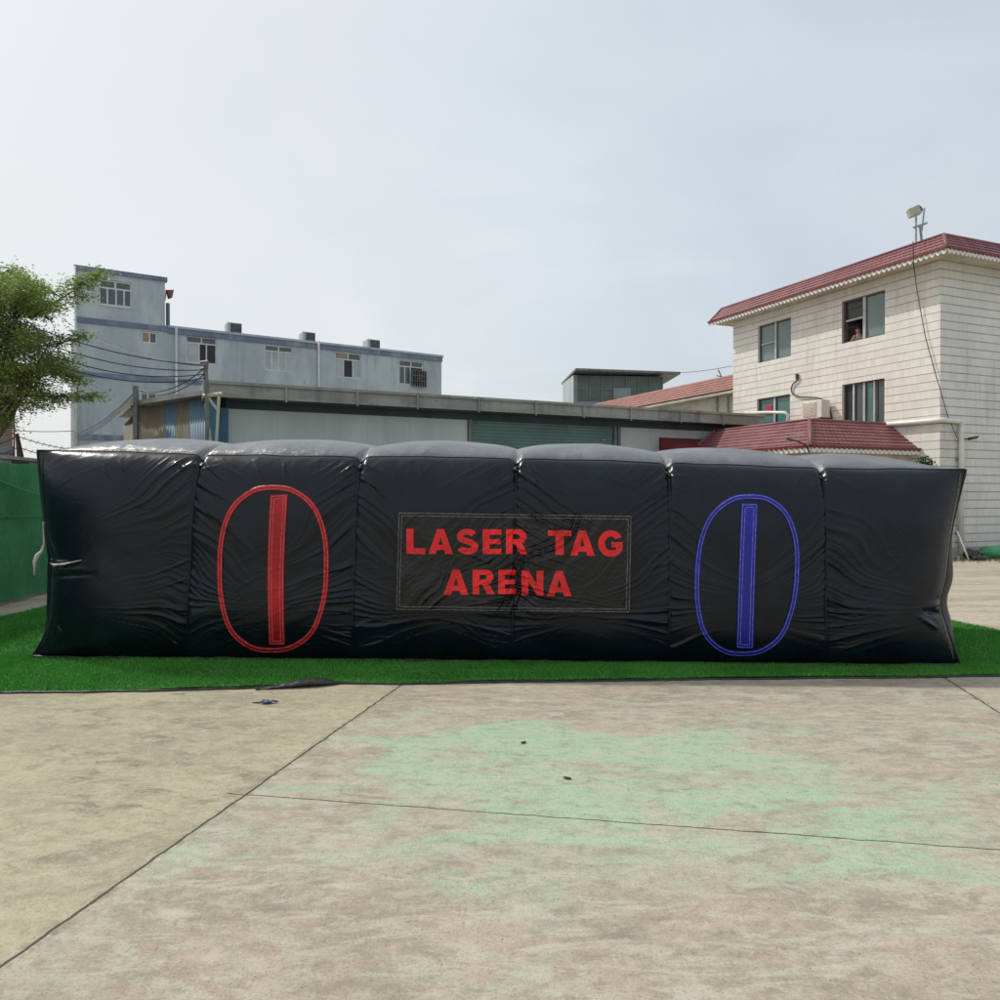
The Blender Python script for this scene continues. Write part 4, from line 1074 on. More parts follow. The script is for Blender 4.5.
# cables: from beyond the left edge to the pole
ends = [(204,362.5),(204,363),(202,369),(206,372)]
cab = [(-60,286,203,365,.55,'topmost'),(-60,294,202,370,.75,'second'),(-60,300,205,374,.95,'third'),(-60,309,205,378,1.0,'lowest')]
for x0_, y0_, x1_, y1_, sg, lab in cab:
    wire('power_cable', [PY(x0_, y0_, 13.5), PY(x1_, y1_, 16.15)], .012, sg*.55, lab+' of the four black cables sagging across the tree to the pole', 'cable', 'sagging overhead cables')
wire('telephone_wire', [PY(60, 316, 30), PY(204, 366, 16.15)], .012, .4, 'thin wire crossing the factory tower under its middle band', 'wire')
for k, (y0_, y1_) in enumerate(((391,433),(393,436),(396,438))):
    wire('service_wire', [PY(135.8, y0_, 18.5), PY(74, y1_, 33)], .012, .25, ['upper','middle','lower'][k]+' of the three wires from the thin post down to the factory corner', 'wire', 'wires from the thin post')
for k, y1_ in enumerate((368, 374)):
    wire('service_wire', [PY(135.8, 389+3*k, 18.5), PY(204.5, y1_, 16.15)], .012, .25, ['upper','lower'][k]+' wire between the thin post and the braced pole', 'wire', 'wires from the thin post')
wire('street_wire', [PY(-20, 427, 33), PY(74, 431, 33)], .02, .1, 'thin wire over the wall across the pale sky at far left', 'wire')

# ------------------------------------------------------------------ tree
tree = empty('tree', (-13.9, 19, 0), 'leafy light green tree with spreading branches at far left', 'tree')
def TP(px, py, Y=18.5): return Vector(PY(px, py, Y))
mb = MB(); base_t = Vector((-13.9, 19, 0))
mb.tube([base_t, base_t+Vector((.1,0,1.5)), base_t+Vector((.05,.1,3)), base_t+Vector((.35,0,5))], [.30,.24,.20,.14], 12)
obj('trunk', mb, M['bark'], tree, smooth=True)
random.seed(5)
RB = [(268,20),(275,34),(285,46),(300,58),(315,63),(330,56),(350,58),(362,72),(372,78),(382,74),(390,52),(405,44),(418,16),(440,8)]
clumps = []
def rb(y): return float(np.interp(y, [r[0] for r in RB], [r[1] for r in RB]))
while len(clumps) < 760:
    y = random.uniform(266, 430); x = random.uniform(-110, 80)
    if x > rb(y)-4: continue
    if x < -60 and y < 285: continue
    if x > -30 and float(n2(np.array(x/17.), np.array(y/10.), 17)) < -.30-(0 if x > 25 else .15): continue
    if y > 385 and x < 30 and random.random() < .5: continue
    clumps.append((x, y, random.uniform(16.6, 20.6), 1.0))
for (x0_, x1_, y0_, y1_, n_) in ((62,84,290,284,7),(78,101,284,274,8),(70,84,300,296,4),(58,86,342,336,8),(60,82,372,383,8),(52,97,399,396,12),(40,60,405,404,4),(28,50,392,398,5)):
    for k in range(n_):
        t_ = k/(n_-1); clumps.append((x0_+(x1_-x0_)*t_, y0_+(y1_-y0_)*t_+random.gauss(0,1.6), 18.2+random.gauss(0,.15), .62))
mb = MB(); anchors = []
for k in range(15):
    a_ = 2*math.pi*k/15; tgt = TP(random.uniform(-90, 60), random.uniform(285, 410), 18.5+1.6*math.sin(a_))
    s_ = base_t+Vector((.1, 0, random.uniform(2.3, 4.6))); 
    if tgt.z < s_.z: s_.z = max(2.2, tgt.z-.5)
    mid = s_.lerp(tgt, .5)+Vector((random.gauss(0,.2), random.gauss(0,.2), -.15+random.gauss(0,.15)))
    P_ = [s_*(1-t_)**2+mid*2*t_*(1-t_)+tgt*t_*t_ for t_ in [i/9 for i in range(10)]]
    mb.tube(P_, [.06*(1-i/10)+.008 for i in range(10)], 6); anchors += P_[3:]
tip = [TP(-20,404,18.4), TP(20,395,18.3), TP(55,397.5,18.2), TP(92,397.5,18.2)]; mb.tube([base_t+Vector((.1,0,3.0))]+tip, [.05,.035,.024,.014,.006], 6); anchors += tip
for tp_ in ([TP(30,318),TP(62,298),TP(80,287,18.2),TP(99,276,18.2)], [TP(20,350),TP(55,344),TP(84,337,18.2)], [TP(20,372),TP(60,373),TP(80,380,18.2)]):
    mb.tube(tp_, [.03,.02,.012,.005][:len(tp_)], 6); anchors += tp_
V = []
for (x, y, Y, k_) in clumps:
    c = TP(x, y, Y); an = min(anchors, key=lambda q: (q-c).length); m_ = an.lerp(c, .55)+Vector((0,0,.08))
    mb.tube([an, m_, c], [.012,.008,.004], 4)
    for kk in range(int(random.randint(105, 150)*k_)):
        r_ = random.random()
        q = c+Vector((random.gauss(0,.20), random.gauss(0,.22), random.gauss(0,.085)))*k_**.5+(m_-c)*.35*r_
        d = Vector((random.uniform(-1,1), random.uniform(-1,1), random.uniform(-.45,.35))).normalized()
        sd_ = d.cross(Vector((random.uniform(-.6,.6), random.uniform(-.6,.6), 1))).normalized()
        l = random.uniform(.055,.10); wd = l*.32
        V += [q, q+d*l*.5+sd_*wd, q+d*l, q+d*l*.5-sd_*wd]
obj('branches', mb, M['bark'], tree, smooth=True)
V = np.array([tuple(v) for v in V]); fo = np_obj('foliage', V, np.arange(len(V)).reshape(-1,4), M['leaf'], tree, smooth=False)

# ------------------------------------------------------------------ cream tiled house
W0 = (PY(939.6, 500, 19.5)[0], 19.5)
f_ = (-.421, .907); r_d = (.928, .371)
FH = Frame(W0, f_, (-.9,-.4)); FR = Frame(W0, r_d, (.37,-.93))
LH = FH.hit(733, 400)[0]; LRt = 9.0
zE = FH.hit(940, 258.5)[1]
house = empty('tiled_house', FH.p(4,-4,0), 'three storey cream tiled house with red tiled eaves and a red porch roof', 'house')
H1 = rect(FH, 885, 842, 295.5, 339, 863.5); H2 = rect(FH, 791, 758, 321.5, 359.5, 774.5); H3 = rect(FH, 884.5, 842, 381.5, 425, 863); H4 = rect(FH, 790, 757, 396.5, 430, 774)
mb = MB(); wall(mb, FH, 0, LH, 0, zE, [H1, H2, H3, H4], .24); obj('front_wall', mb, M['tile_front'], house)
mb = MB(); wall(mb, FR, 0, LRt, 0, zE); 
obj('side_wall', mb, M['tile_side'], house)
cR = FR.p(LRt,0,0); cL = FH.p(LH,0,0); cB = (cR[0]+f_[0]*LH, cR[1]+f_[1]*LH, 0)
mb = MB()
for a_, b_ in ((cR,cB),(cB,cL)): mb.quad([(a_[0],a_[1],0),(b_[0],b_[1],0),(b_[0],b_[1],zE),(a_[0],a_[1],zE)], [(0,0),(8,0),(8,8),(0,8)])
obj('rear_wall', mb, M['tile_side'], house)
c0 = (W0[0],W0[1]); quadc = [(c0[0],c0[1]),(cR[0],cR[1]),(cB[0],cB[1]),(cL[0],cL[1])]
def inset(c, k): cx = sum(p[0] for p in quadc)/4; cy = sum(p[1] for p in quadc)/4; return (c[0]+(cx-c[0])*k, c[1]+(cy-c[1])*k)
for zz2, mt in ((zE-2.75,'dark'),(zE-5.5,'dark')):
    mb = MB(); mb.quad([(*inset(c,.02), zz2) for c in quadc]); obj('floor_slab', mb, M['concrete'], house)
mb = MB(); mb.quad([(*c, zE+.35) for c in quadc]); obj('roof_deck', mb, M['concrete'], house)
# soffit, tile band, scalloped trim
OV = .62
def corner(o): # outward offset of the front/side corner
    # intersection of shifted lines
    A_ = FH.o+FH.n*o; B_ = FR.o+FR.n*o; d1, d2 = FH.d, FR.d
    det = d1.x*(-d2.y)+d2.x*d1.y; k = ((B_.x-A_.x)*(-d2.y)+d2.x*(B_.y-A_.y))/det
    q = A_+d1*k; return q
cE = corner(OV); cT = corner(OV*.45); zT = zE+.50
fl_ = Vector((cL[0],cL[1]))+FH.n*OV+FH.d*OV; ft_ = Vector((cL[0],cL[1]))+FH.n*OV*.45+FH.d*OV*.45
rl_ = Vector((cR[0],cR[1]))+FR.n*OV; rt_ = Vector((cR[0],cR[1]))+FR.n*OV*.45
zs_ = zE-.02
def soffit(mb, a, b, c, d, z, th=.10):
    mb.hexa([(a[0],a[1],z),(b[0],b[1],z),(c[0],c[1],z),(d[0],d[1],z),(a[0],a[1],z+th),(b[0],b[1],z+th),(c[0],c[1],z+th),(d[0],d[1],z+th)])
mb = MB(); soffit(mb, fl_, cE, W0, cL, zs_); soffit(mb, cE, rl_, cR, W0, zs_)
clw = Vector((cL[0],cL[1])); q2 = Vector((cB[0],cB[1])); soffit(mb, fl_, clw, q2, fl_+(q2-clw), zs_)
obj('soffit', mb, M['cream'], house)
def tile_strip(L0, L1, T0, T1, zl, zt_, courses=5, per=.155, amp=.010, step=.016, rows=4):
    """curved-tile slope between a lower and an upper line"""
    L0, L1, T0, T1 = [Vector(p) for p in (L0, L1, T0, T1)]
    L = (L1-L0).length; n = int(L/per*6); A = []
    nrm = Vector(((L1-L0).y, -(L1-L0).x)).normalized()
    if nrm.dot(Vector((L0+L1)/2-(T0+T1)/2)) < 0: nrm = -nrm
    for i in range(n+1):
        t_ = i/n; lo = L0.lerp(L1, t_); hi = T0.lerp(T1, t_); row = []
        c_ = amp*abs(math.sin(math.pi*t_*L/per))
        for k in range(courses):
            for s_ in (0.0, .9, 1.0):
                v = (k+min(s_,.985))/courses; q = lo.lerp(hi, v)
                o_ = (step*(1-s_) if s_ < 1 else 0)+c_+step*0
                row.append((q.x+nrm.x*o_, q.y+nrm.y*o_, zl+(zt_-zl)*v+o_*.6))
        row.append((hi.x, hi.y, zt_+c_*.5)); A.append(row)
    return A
def scallop(mb, L0, L1, z, drop, per=.155, th=.02, off=.0, nseg=6):
    L0, L1 = Vector(L0), Vector(L1); L = (L1-L0).length; n = int(L/per)
    d = (L1-L0).normalized(); nr = Vector((d.y,-d.x))
    if nr.y > 0: nr = -nr
    for i in range(n):
        for b_ in (0,):
            pts = []; a0 = i*L/n; a1 = (i+1)*L/n
            for k in range(nseg+1):
                t_ = k/nseg; a_ = a0+(a1-a0)*t_; q = L0+d*a_+nr*off; pts.append((q.x, q.y, z-drop*(.35+.65*math.sin(math.pi*t_))))
            q0 = L0+d*a0+nr*off; q1 = L0+d*a1+nr*off
            mb.quad(pts+[(q1.x,q1.y,z),(q0.x,q0.y,z)])
            w_ = [(x-nr.x*th, y-nr.y*th, zz3) for x, y, zz3 in pts]
            for k in range(nseg): mb.quad([pts[k], pts[k+1], w_[k+1], w_[k]])
zl = zs_+.02
for (a_, b_, c_, d_) in ((fl_, cE, ft_, cT), (cE, rl_, cT, rt_)):
    mb = MB(); mb.grid(tile_strip(a_, b_, c_, d_, zl, zT)); obj('tile_eave', mb, M['rtile'], house, smooth=False)
mb = MB(); mb.grid(tile_strip(fl_, fl_+(q2-clw), ft_, ft_+(q2-clw), zl, zT)); obj('tile_eave', mb, M['rtile'], house)
mb = MB(); mb.tube([(ft_.x,ft_.y,zT+.01),(cT.x,cT.y,zT+.01),(rt_.x,rt_.y,zT+.01)], .05, 8); mb.tube([(cE.x,cE.y,zl+.02),(cT.x,cT.y,zT+.02)], .045, 8); mb.tube([(fl_.x,fl_.y,zl+.02),(ft_.x,ft_.y,zT+.02)], .045, 8); obj('ridge_tile', mb, M['rtile'], house, smooth=True)
mb = MB(); mb.quad([(cT.x,cT.y,zT-.02),(rt_.x,rt_.y,zT-.02),(cB[0],cB[1],zT-.02),(ft_.x,ft_.y,zT-.02)]); obj('roof_top', mb, M['concrete'], house)
mb = MB(); scallop(mb, fl_, cE, zl+.0, .13, off=.02); scallop(mb, cE, rl_, zl+.0, .13, off=.02); obj('scalloped_trim', mb, M['white'], house)
mb = MB(); scallop(mb, fl_, cE, zl+.06, .09, off=.05); scallop(mb, cE, rl_, zl+.06, .09, off=.05); obj('tile_ends', mb, M['darkred'], house)
# windows: real openings with frames and glass
def hwin(R, cols, mats, extra=None, label=None):
    return window(FH, *R, house, cols, None, mats, None, .05, 'alu_dark', -.12, label=label)
# along the frame a runs away from the corner: left in the photo = larger a
w1 = hwin(H1, [.5], ['glass_grey', None], label='upper window with its left half open')
w2 = hwin(H2, [.5], ['glass_grey','glass_grey']); w3 = hwin(H3, [.22,.5,.74], ['glass','glass_green','glass','dark']); w4 = hwin(H4, [.5], ['glass_green','glass_green'])
def bar(R, fa0, fa1, fz0, fz1, mt, par, name, b0=-.09, b1=-.06):
    a0 = R[0]+(R[1]-R[0])*fa0; a1 = R[0]+(R[1]-R[0])*fa1; z0 = R[2]+(R[3]-R[2])*fz0; z1 = R[2]+(R[3]-R[2])*fz1
    mb = MB(); mb.fbox(FH, a0, a1, b0, b1, z0, z1); return obj(name, mb, M[mt], par)
bar(H1,.47,.53,0.02,.98,'alu',w1,'mullion'); bar(H1,.53,.93,.50,.54,'alu',w1,'sash_rail'); bar(H1,.53,.95,.54,.97,'alu_dark',w1,'blind',-.2,-.17); bar(H1,.55,.93,.80,.90,'alu_dark',w1,'blind_rail',-.165,-.14)
bar(H2,.47,.52,.02,.98,'alu',w2,'mullion'); bar(H2,.52,.93,.47,.50,'alu',w2,'sash_rail')
for x in (.5,.75): bar(H3,x-.02,x+.02,.02,.98,'alu',w3,'mullion')
bar(H3,.25,.28,.02,.98,'alu',w3,'mullion'); bar(H4,.47,.52,.02,.98,'alu',w4,'mullion')
bar(H4,.60,.80,.50,.78,'redcloth',w4,'cloth',-.118,-.105); bar(H4,.06,.42,.0,.5,'tealcloth',w4,'curtain',-.118,-.105)
# white drain pipe round the corner and down
zp = FH.hit(940, 420.5)[1]
pc = corner(.10); a_s = FH.hit(856, 423, .1)[0]; a_r = FR.hit(961.5, 422, .1)[0]
pd = FH.p(a_s, .10, zp+.04); pr = FR.p(a_r, .10, zp-.02)
mb = MB(); mb.tube([pd, FH.p(a_s*.5,.10,zp+.02), (pc.x+f_[0]*.06,pc.y+f_[1]*.06,zp), (pc.x+.02,pc.y-.01,zp), FR.p(.12,.10,zp), FR.p(a_r-.10,.10,zp-.01), FR.p(a_r-.02,.10,zp-.03), FR.p(a_r,.10,zp-.10), FR.p(a_r,.10,.02)], .068, 12)
obj('drain_pipe', mb, M['white_pipe'], house, smooth=True)
mb = MB()
for zc in (.6, 1.6, 2.6): mb.fbox(FR, a_r-.1, a_r+.1, .002, .04, zc, zc+.05)
obj('pipe_clip', mb, M['galv'], house)
mb = MB(); p4 = [FH.p(FH.hit(x,y,.3)[0], .3, FH.hit(x,y,.3)[1]) for x, y in ((745,413),(768,412.5),(785,412.5),(788,415),(787,424),(787,440))]
mb.tube(p4, .055, 10); obj('drain_pipe', mb, M['white_pipe'], house, smooth=True)
# horizontal ledge of the wall foot
mb = MB(); mb.fbox(FR, 0, LRt, .002, .06, 0, .22); obj('plinth', mb, M['concrete'], house)

# porch roof (attached to the house)
zP = 2.9
Ce = Vector(PY(811, 446.5, (zP-CAMH)*720/(HOR-446.5))[:2])
E1 = Ce+FR.d*((FH.o-Ce).dot(FH.n)/FR.d.dot(FH.n))
ka = 4.9; E0 = Ce+FH.d*ka
ins_ = .95; C1 = Ce+FR.d*ins_+FH.d*ins_; T1 = E1+FH.d*.95; T0 = E0+FR.d*ins_-FH.d*.2
zq = CAMH+(HOR-420.5)/720*C1.y
for (a_, b_, c_, d_) in ((E0, Ce, T0, C1), (Ce, E1, C1, T1)):
    mb = MB(); mb.grid(tile_strip(a_, b_, c_, d_, zP, zq, courses=8, per=.17, amp=.009, step=.016)); obj('porch_roof', mb, M['rtile'], house)
Z0 = E0+FR.d*4; 
mb = MB(); mb.quad([(E0.x,E0.y,zP),(Z0.x,Z0.y,zP),(T0.x,T0.y,zq)]); mb.quad([(T0.x,T0.y,zq),(C1.x,C1.y,zq),(T1.x,T1.y,zq),(T1.x+FH.d.x*4,T1.y+FH.d.y*4,zq)]); obj('porch_roof', mb, M['orange'], house)  # hip end and deck, coloured as if sunlit
mb = MB(); mb.tube([(Ce.x,Ce.y,zP+.03),(C1.x,C1.y,zq+.03)], .05, 8); mb.tube([(T0.x,T0.y,zq+.01),(C1.x,C1.y,zq+.02),(T1.x,T1.y,zq+.02)], .045, 8)
mb.tube([(E0.x,E0.y,zP+.03),(T0.x,T0.y,zq+.02)], .05, 8); obj('ridge_tile', mb, M['rtile'], house, smooth=True)
mb = MB(); scallop(mb, E0, Ce, zP-.02, .13, per=.17, off=.02); scallop(mb, Ce, E1, zP-.02, .13, per=.17, off=.02); obj('scalloped_trim', mb, M['white'], house)
mb = MB(); scallop(mb, E0, Ce, zP+.05, .10, per=.17, off=.05); scallop(mb, Ce, E1, zP+.05, .10, per=.17, off=.05); obj('tile_ends', mb, M['darkred'], house)
mb = MB(); soffit(mb, E0, Ce, E1, E1+FH.d*ka, zP-.14, .10); obj('porch_ceiling', mb, M['cream'], house)
mb = MB()
def beam(mb, A_, B_, z0, z1, inw, th=.2):
    A_, B_ = Vector(A_), Vector(B_); d = (B_-A_).normalized(); n = Vector((-d.y, d.x)); 
    if n.y < 0: n = -n
    A_ = A_+n*inw; B_ = B_+n*inw; soffit(mb, A_, B_, B_+n*th, A_+n*th, z0, z1-z0)
beam(mb, E0, Ce+FH.d*.3, zP-.42, zP-.143, .3); beam(mb, Ce+FR.d*.3, E1, zP-.42, zP-.143, .3); obj('porch_beam', mb, M['cream'], house)
for q in (Ce+(FR.d+FH.d)*.42, Ce+FH.d*3.8+FR.d*.42):
    mb = MB(); mb.tube([(q.x,q.y,0),(q.x,q.y,.12),(q.x,q.y,.121),(q.x,q.y,zP-.43)], [.22,.22,.15,.15], 16); obj('porch_column', mb, M['cream'], house)

# separate fittings ----------------------------------------------------
# air conditioner with hose
r_ = rect(FH, 826, 802, 402, 420, 814)
ac = empty('ac_unit', FH.p((r_[0]+r_[1])/2, .3, r_[2]), 'off-white air conditioner box on the house wall above the porch roof', 'air conditioner')
am = FH.hit(818, 410, .3)[0]
mb = MB(); mb.fbox(FH, am-.28, am+.5, .10, .46, r_[2], r_[2]+.56); obj('casing', mb, M['white'], ac, bevel=.015)
mb = MB(); mb.fbox(FH, am-.08, am+.44, .461, .475, r_[2]+.06, r_[2]+.50)
for k in range(9): mb.fbox(FH, am-.07, am+.43, .475, .482, r_[2]+.09+k*.045, r_[2]+.10+k*.045)
obj('grille', mb, M['cream'], ac)
mb = MB(); mb.fbox(FH, am-.28, am-.20, 0, .5, r_[2]-.06, r_[2]-.003); mb.fbox(FH, am+.4, am+.46, 0, .5, r_[2]-.06, r_[2]-.003); obj('bracket', mb, M['rust'], ac)
def hp(px, py, b=.05): a_, z_ = FH.hit(px, py, b); return FH.p(a_, b, z_)
def smooth_path(P, n=8):
    P = [Vector(p) for p in P]; out = []
    for i in range(len(P)-1):
        p0 = P[max(i-1,0)]; p1 = P[i]; p2 = P[i+1]; p3 = P[min(i+2,len(P)-1)]
        for k in range(n):
            t_ = k/n; out.append(.5*((2*p1)+(p2-p0)*t_+(2*p0-5*p1+4*p2-p3)*t_*t_+(3*p1-p0-3*p2+p3)*t_**3))
    out.append(P[-1]); return out
mb = MB(); mb.tube(smooth_path([hp(797,376),hp(796.5,381),hp(793,384),(hp(791.5,389)),hp(793,394),hp(799,396.5),hp(808,397),hp(818,398),hp(824,401),hp(829,408),hp(832,418)]), .022, 8)
tag(obj('hose', mb, M['gumetal'], smooth=True), 'dark curved hose running down the house wall behind the air conditioner', 'hose')
mb = MB(); mb.tube([hp(797,374), hp(797,379)], .05, 8); tag(obj('hose_outlet', mb, M['gumetal']), 'small dark outlet cap at the top end of the curved hose', 'outlet')
# slack black cable from the roof
qs = [FH.p(FH.hit(x,y,.07)[0], .07, FH.hit(x,y,.07)[1]) for x, y in ((914,268),(917,290),(921,313),(925,335),(930,354),(935,372))]
qs = [(Vector(PY(913,241,18.6))), Vector(PY(913.3,255,18.7))]+[Vector(q) for q in qs]+[Vector(FR.p(FR.hit(x,y,.07)[0], .07, FR.hit(x,y,.07)[1])) for x, y in ((941,392),(947,414),(953,428),(957,438))]
mb = MB(); mb.tube(qs, .011, 6)
tag(obj('wall_cable', mb, M['cable'], smooth=True), 'thin black cable hanging from the eave down over the house corner', 'cable')
# floodlight on the roof
q = Vector(PY(918, 245, 20.2)); fl0 = empty('floodlight', (q.x, q.y, zT), 'beige floodlight on a steel frame on the house roof', 'floodlight')
def rp(px, py, Y=20.2): return PY(px, py, Y)
mb = MB(); mb.tube([(rp(916,240)[0],20.2,zT), rp(916,213)], .028, 8); mb.tube([(rp(924,240)[0],20.3,rp(924,226)[2]-.1), rp(924.5,208,20.3)], .022, 8); mb.tube([rp(913.5,227.5), rp(927,223,20.3)], .03, 6)
mb.tube([rp(920,226,20.2), (rp(927,240)[0],20.4,zT)], .035, 6); obj('stand', mb, M['galv'], fl0)
c = [rp(908,209), rp(919,204.2), rp(923.5,209.5), rp(910.5,217)]
bm_ = MB(); th = Vector((.10,.30,.04)); c = [Vector(x) for x in c]; c[3] = Vector(rp(911,216.6)); c[2] = Vector(rp(922,212.5))
bm_.hexa([c[3], c[2], c[2]+th, c[3]+th, c[0], c[1], c[1]+th, c[0]+th]); obj('lamp_head', bm_, M['beige_metal'], fl0, bevel=.015)
bm2 = MB(); bm2.hexa([c[2]+th*.1, Vector(rp(924,208.5))+th*.3, Vector(rp(924,208.5))+th*.7, c[2]+th*.9, c[1]+th*.1, Vector(rp(922.5,206))+th*.3, Vector(rp(922.5,206))+th*.7, c[1]+th*.9]); obj('lamp_back', bm2, M['gumetal'], fl0)
# lamp on the side wall
q = FR.hit(973, 438, .3); c = Vector(FR.p(q[0], .3, q[1]))
wl_ = empty('wall_lamp', FR.p(q[0], 0, q[1]), 'small dark lamp sticking out of the side wall beside the drain pipe', 'wall lamp')
mb = MB(); mb.tube([FR.p(q[0]-.15,0,q[1]-.05), tuple(c-Vector((.02,0,.0)))], .02, 6); obj('arm', mb, M['gumetal'], wl_)
mb = MB(); mb.hexa([tuple(c+Vector(v)) for v in ((-.10,-.10,-.06),(.10,-.05,-.01),(.12,.10,-.01),(-.08,.10,-.06),(-.07,-.10,.02),(.14,-.05,.06),(.14,.10,.06),(-.07,.10,.02))]); obj('lamp_head', mb, M['gumetal'], wl_, bevel=.01)
# lamp on the porch roof
lp = empty('porch_lamp', PY(803,445,18.3), 'pale flat lamp on a bent arm at the porch roof corner', 'lamp')
mb = MB(); mb.tube([PY(809,452,18.3), PY(806,445,18.2), PY(797,441,18.0), PY(787,439,17.9)], .022, 8); obj('arm', mb, M['gumetal'], lp, smooth=True)
c = Vector(PY(796,434.5,17.9)); mb = MB(); mb.hexa([tuple(c+Vector(v)) for v in ((-.26,-.06,-.09),(.20,-.05,.03),(.24,.10,.04),(-.22,.10,-.08),(-.26,-.06,-.06),(.20,-.05,.06),(.24,.10,.07),(-.22,.10,-.05))]); obj('lamp_head', mb, M['galv'], lp, bevel=.008)
# shrub at the porch end
def leafy(name, c, rad, n, matr, label, cat, hz=1.0, l0=.05, parent=None):
    V = []
    for _ in range(n):
        d = Vector((random.gauss(0,1), random.gauss(0,1), random.gauss(0,1))).normalized()*rad*random.random()**.5; d.z *= hz
        p = Vector(c)+d; e = Vector((random.uniform(-1,1), random.uniform(-1,1), random.uniform(-.3,1))).normalized(); s_ = e.cross(Vector((.2,.3,1))).normalized(); l = l0*random.uniform(.6,1.3)
        V += [p, p+e*l*.5+s_*l*.25, p+e*l, p+e*l*.5-s_*l*.25]
    V = np.array([tuple(v) for v in V]); return np_obj(name, V, np.arange(len(V)).reshape(-1,4), matr, parent, smooth=False)
shc = Vector(PY(924, 458, 19.0)); sh = empty('shrub', (shc.x, shc.y, 0), 'dark shrub under the right end of the porch roof', 'shrub')
leafy('foliage', (shc.x, shc.y, shc.z-.28), .26, 900, M['plantleaf'], None, None, 1.3, .08, sh); leafy('foliage', (shc.x-.1, shc.y, 1.2), .5, 900, M['plantleaf'], None, None, 1.8, .09, sh)
mb = MB(); mb.tube([(shc.x,shc.y,0),(shc.x+.03,shc.y,1.2),(shc.x,shc.y,2.2)], [.04,.03,.015], 8); obj('stem', mb, M['bark'], sh)

# person leaning out of the upper window
wa = H1[0]+(H1[1]-H1[0])*.73; zs_ill = H1[2]
pp = empty('person', FH.p(wa, -.55, zE-2.75), 'person in a pale blue shirt leaning at the open upper window, hand by face', 'person')
def skin_body(nodes, edges, par, name, matf, mats):
    me = bpy.data.meshes.new(name); me.from_pydata([n[0] for n in nodes], edges, []); o = bpy.data.objects.new(name, me); COL.objects.link(o)
    o.modifiers.new('skin','SKIN'); o.modifiers.new('sub','SUBSURF').levels = 2; o.modifiers['sub'].render_levels = 2
    for i, n in enumerate(nodes): me.skin_vertices[0].data[i].radius = (n[1], n[1] if len(n) < 3 else n[2])
    me.skin_vertices[0].data[0].use_root = True
    dg = bpy.context.evaluated_depsgraph_get(); m2 = bpy.data.meshes.new_from_object(o.evaluated_get(dg)); bpy.data.objects.remove(o)
    for mt in mats: m2.materials.append(mt)
    for p in m2.polygons: p.material_index = matf(p.center); p.use_smooth = True
    o = bpy.data.objects.new(name, m2); COL.objects.link(o); o.parent = par; return o
def lp_(a_, b_, z_): return Vector(FH.p(wa+a_, b_, z_))-Vector(pp.location)
zsl = zs_ill
N_ = [(lp_(0,-.75,zsl-.35),.14,.12),(lp_(0,-.62,zsl-.12),.13,.12),(lp_(0,-.42,zsl+.10),.15,.11),(lp_(0,-.32,zsl+.20),.07),(lp_(0,-.27,zsl+.25),.05),(lp_(0,-.22,zsl+.32),.075),(lp_(0,-.20,zsl+.42),.08),
      (lp_(.16,-.38,zsl+.15),.06),(lp_(.24,-.20,zsl+.02),.048),(lp_(.06,-.06,zsl+.08),.036),(lp_(-.02,-.08,zsl+.20),.030),
      (lp_(-.16,-.38,zsl+.15),.06),(lp_(-.24,-.20,zsl+.02),.048),(lp_(-.10,-.08,zsl+.12),.036),(lp_(-.06,-.10,zsl+.24),.030),
      (lp_(.09,-.72,zsl-.55),.09),(lp_(.10,-.60,zsl-1.0),.065),(lp_(.10,-.68,zE-2.75+.06),.05),(lp_(-.09,-.72,zsl-.55),.09),(lp_(-.10,-.60,zsl-1.0),.065),(lp_(-.10,-.68,zE-2.75+.06),.05)]
E_ = [(0,1),(1,2),(2,3),(3,4),(4,5),(5,6),(2,7),(7,8),(8,9),(9,10),(2,11),(11,12),(12,13),(13,14),(0,15),(15,16),(16,17),(0,18),(18,19),(19,20)]
hd = lp_(0,-.24,zsl+.30)
def mf(c):
    zz4 = c.z+pp.location.z-zsl
    fr = (Vector((c.x+pp.location.x, c.y+pp.location.y))-FH.o).dot(FH.n)
    if zz4 > .255 or fr > -.15: return 0
    return 1 if zz4 > -.4 else 2
skin_body(N_, E_, pp, 'body', mf, [M['skin'], M['shirt'], M['alu_dark']])
bm = bmesh.new(); bmesh.ops.create_uvsphere(bm, u_segments=20, v_segments=12, radius=.098); 
for v in bm.verts: v.co = Vector((v.co.x, v.co.y, v.co.z*.9))
hc = lp_(0,-.235,zsl+.415)
me = bpy.data.meshes.new('hair'); bmesh.ops.delete(bm, geom=[v for v in bm.verts if v.co.z < -.01], context='VERTS'); bm.to_mesh(me); bm.free(); me.materials.append(M['hair']); o = bpy.data.objects.new('hair', me); COL.objects.link(o); o.parent = pp; o.location = hc

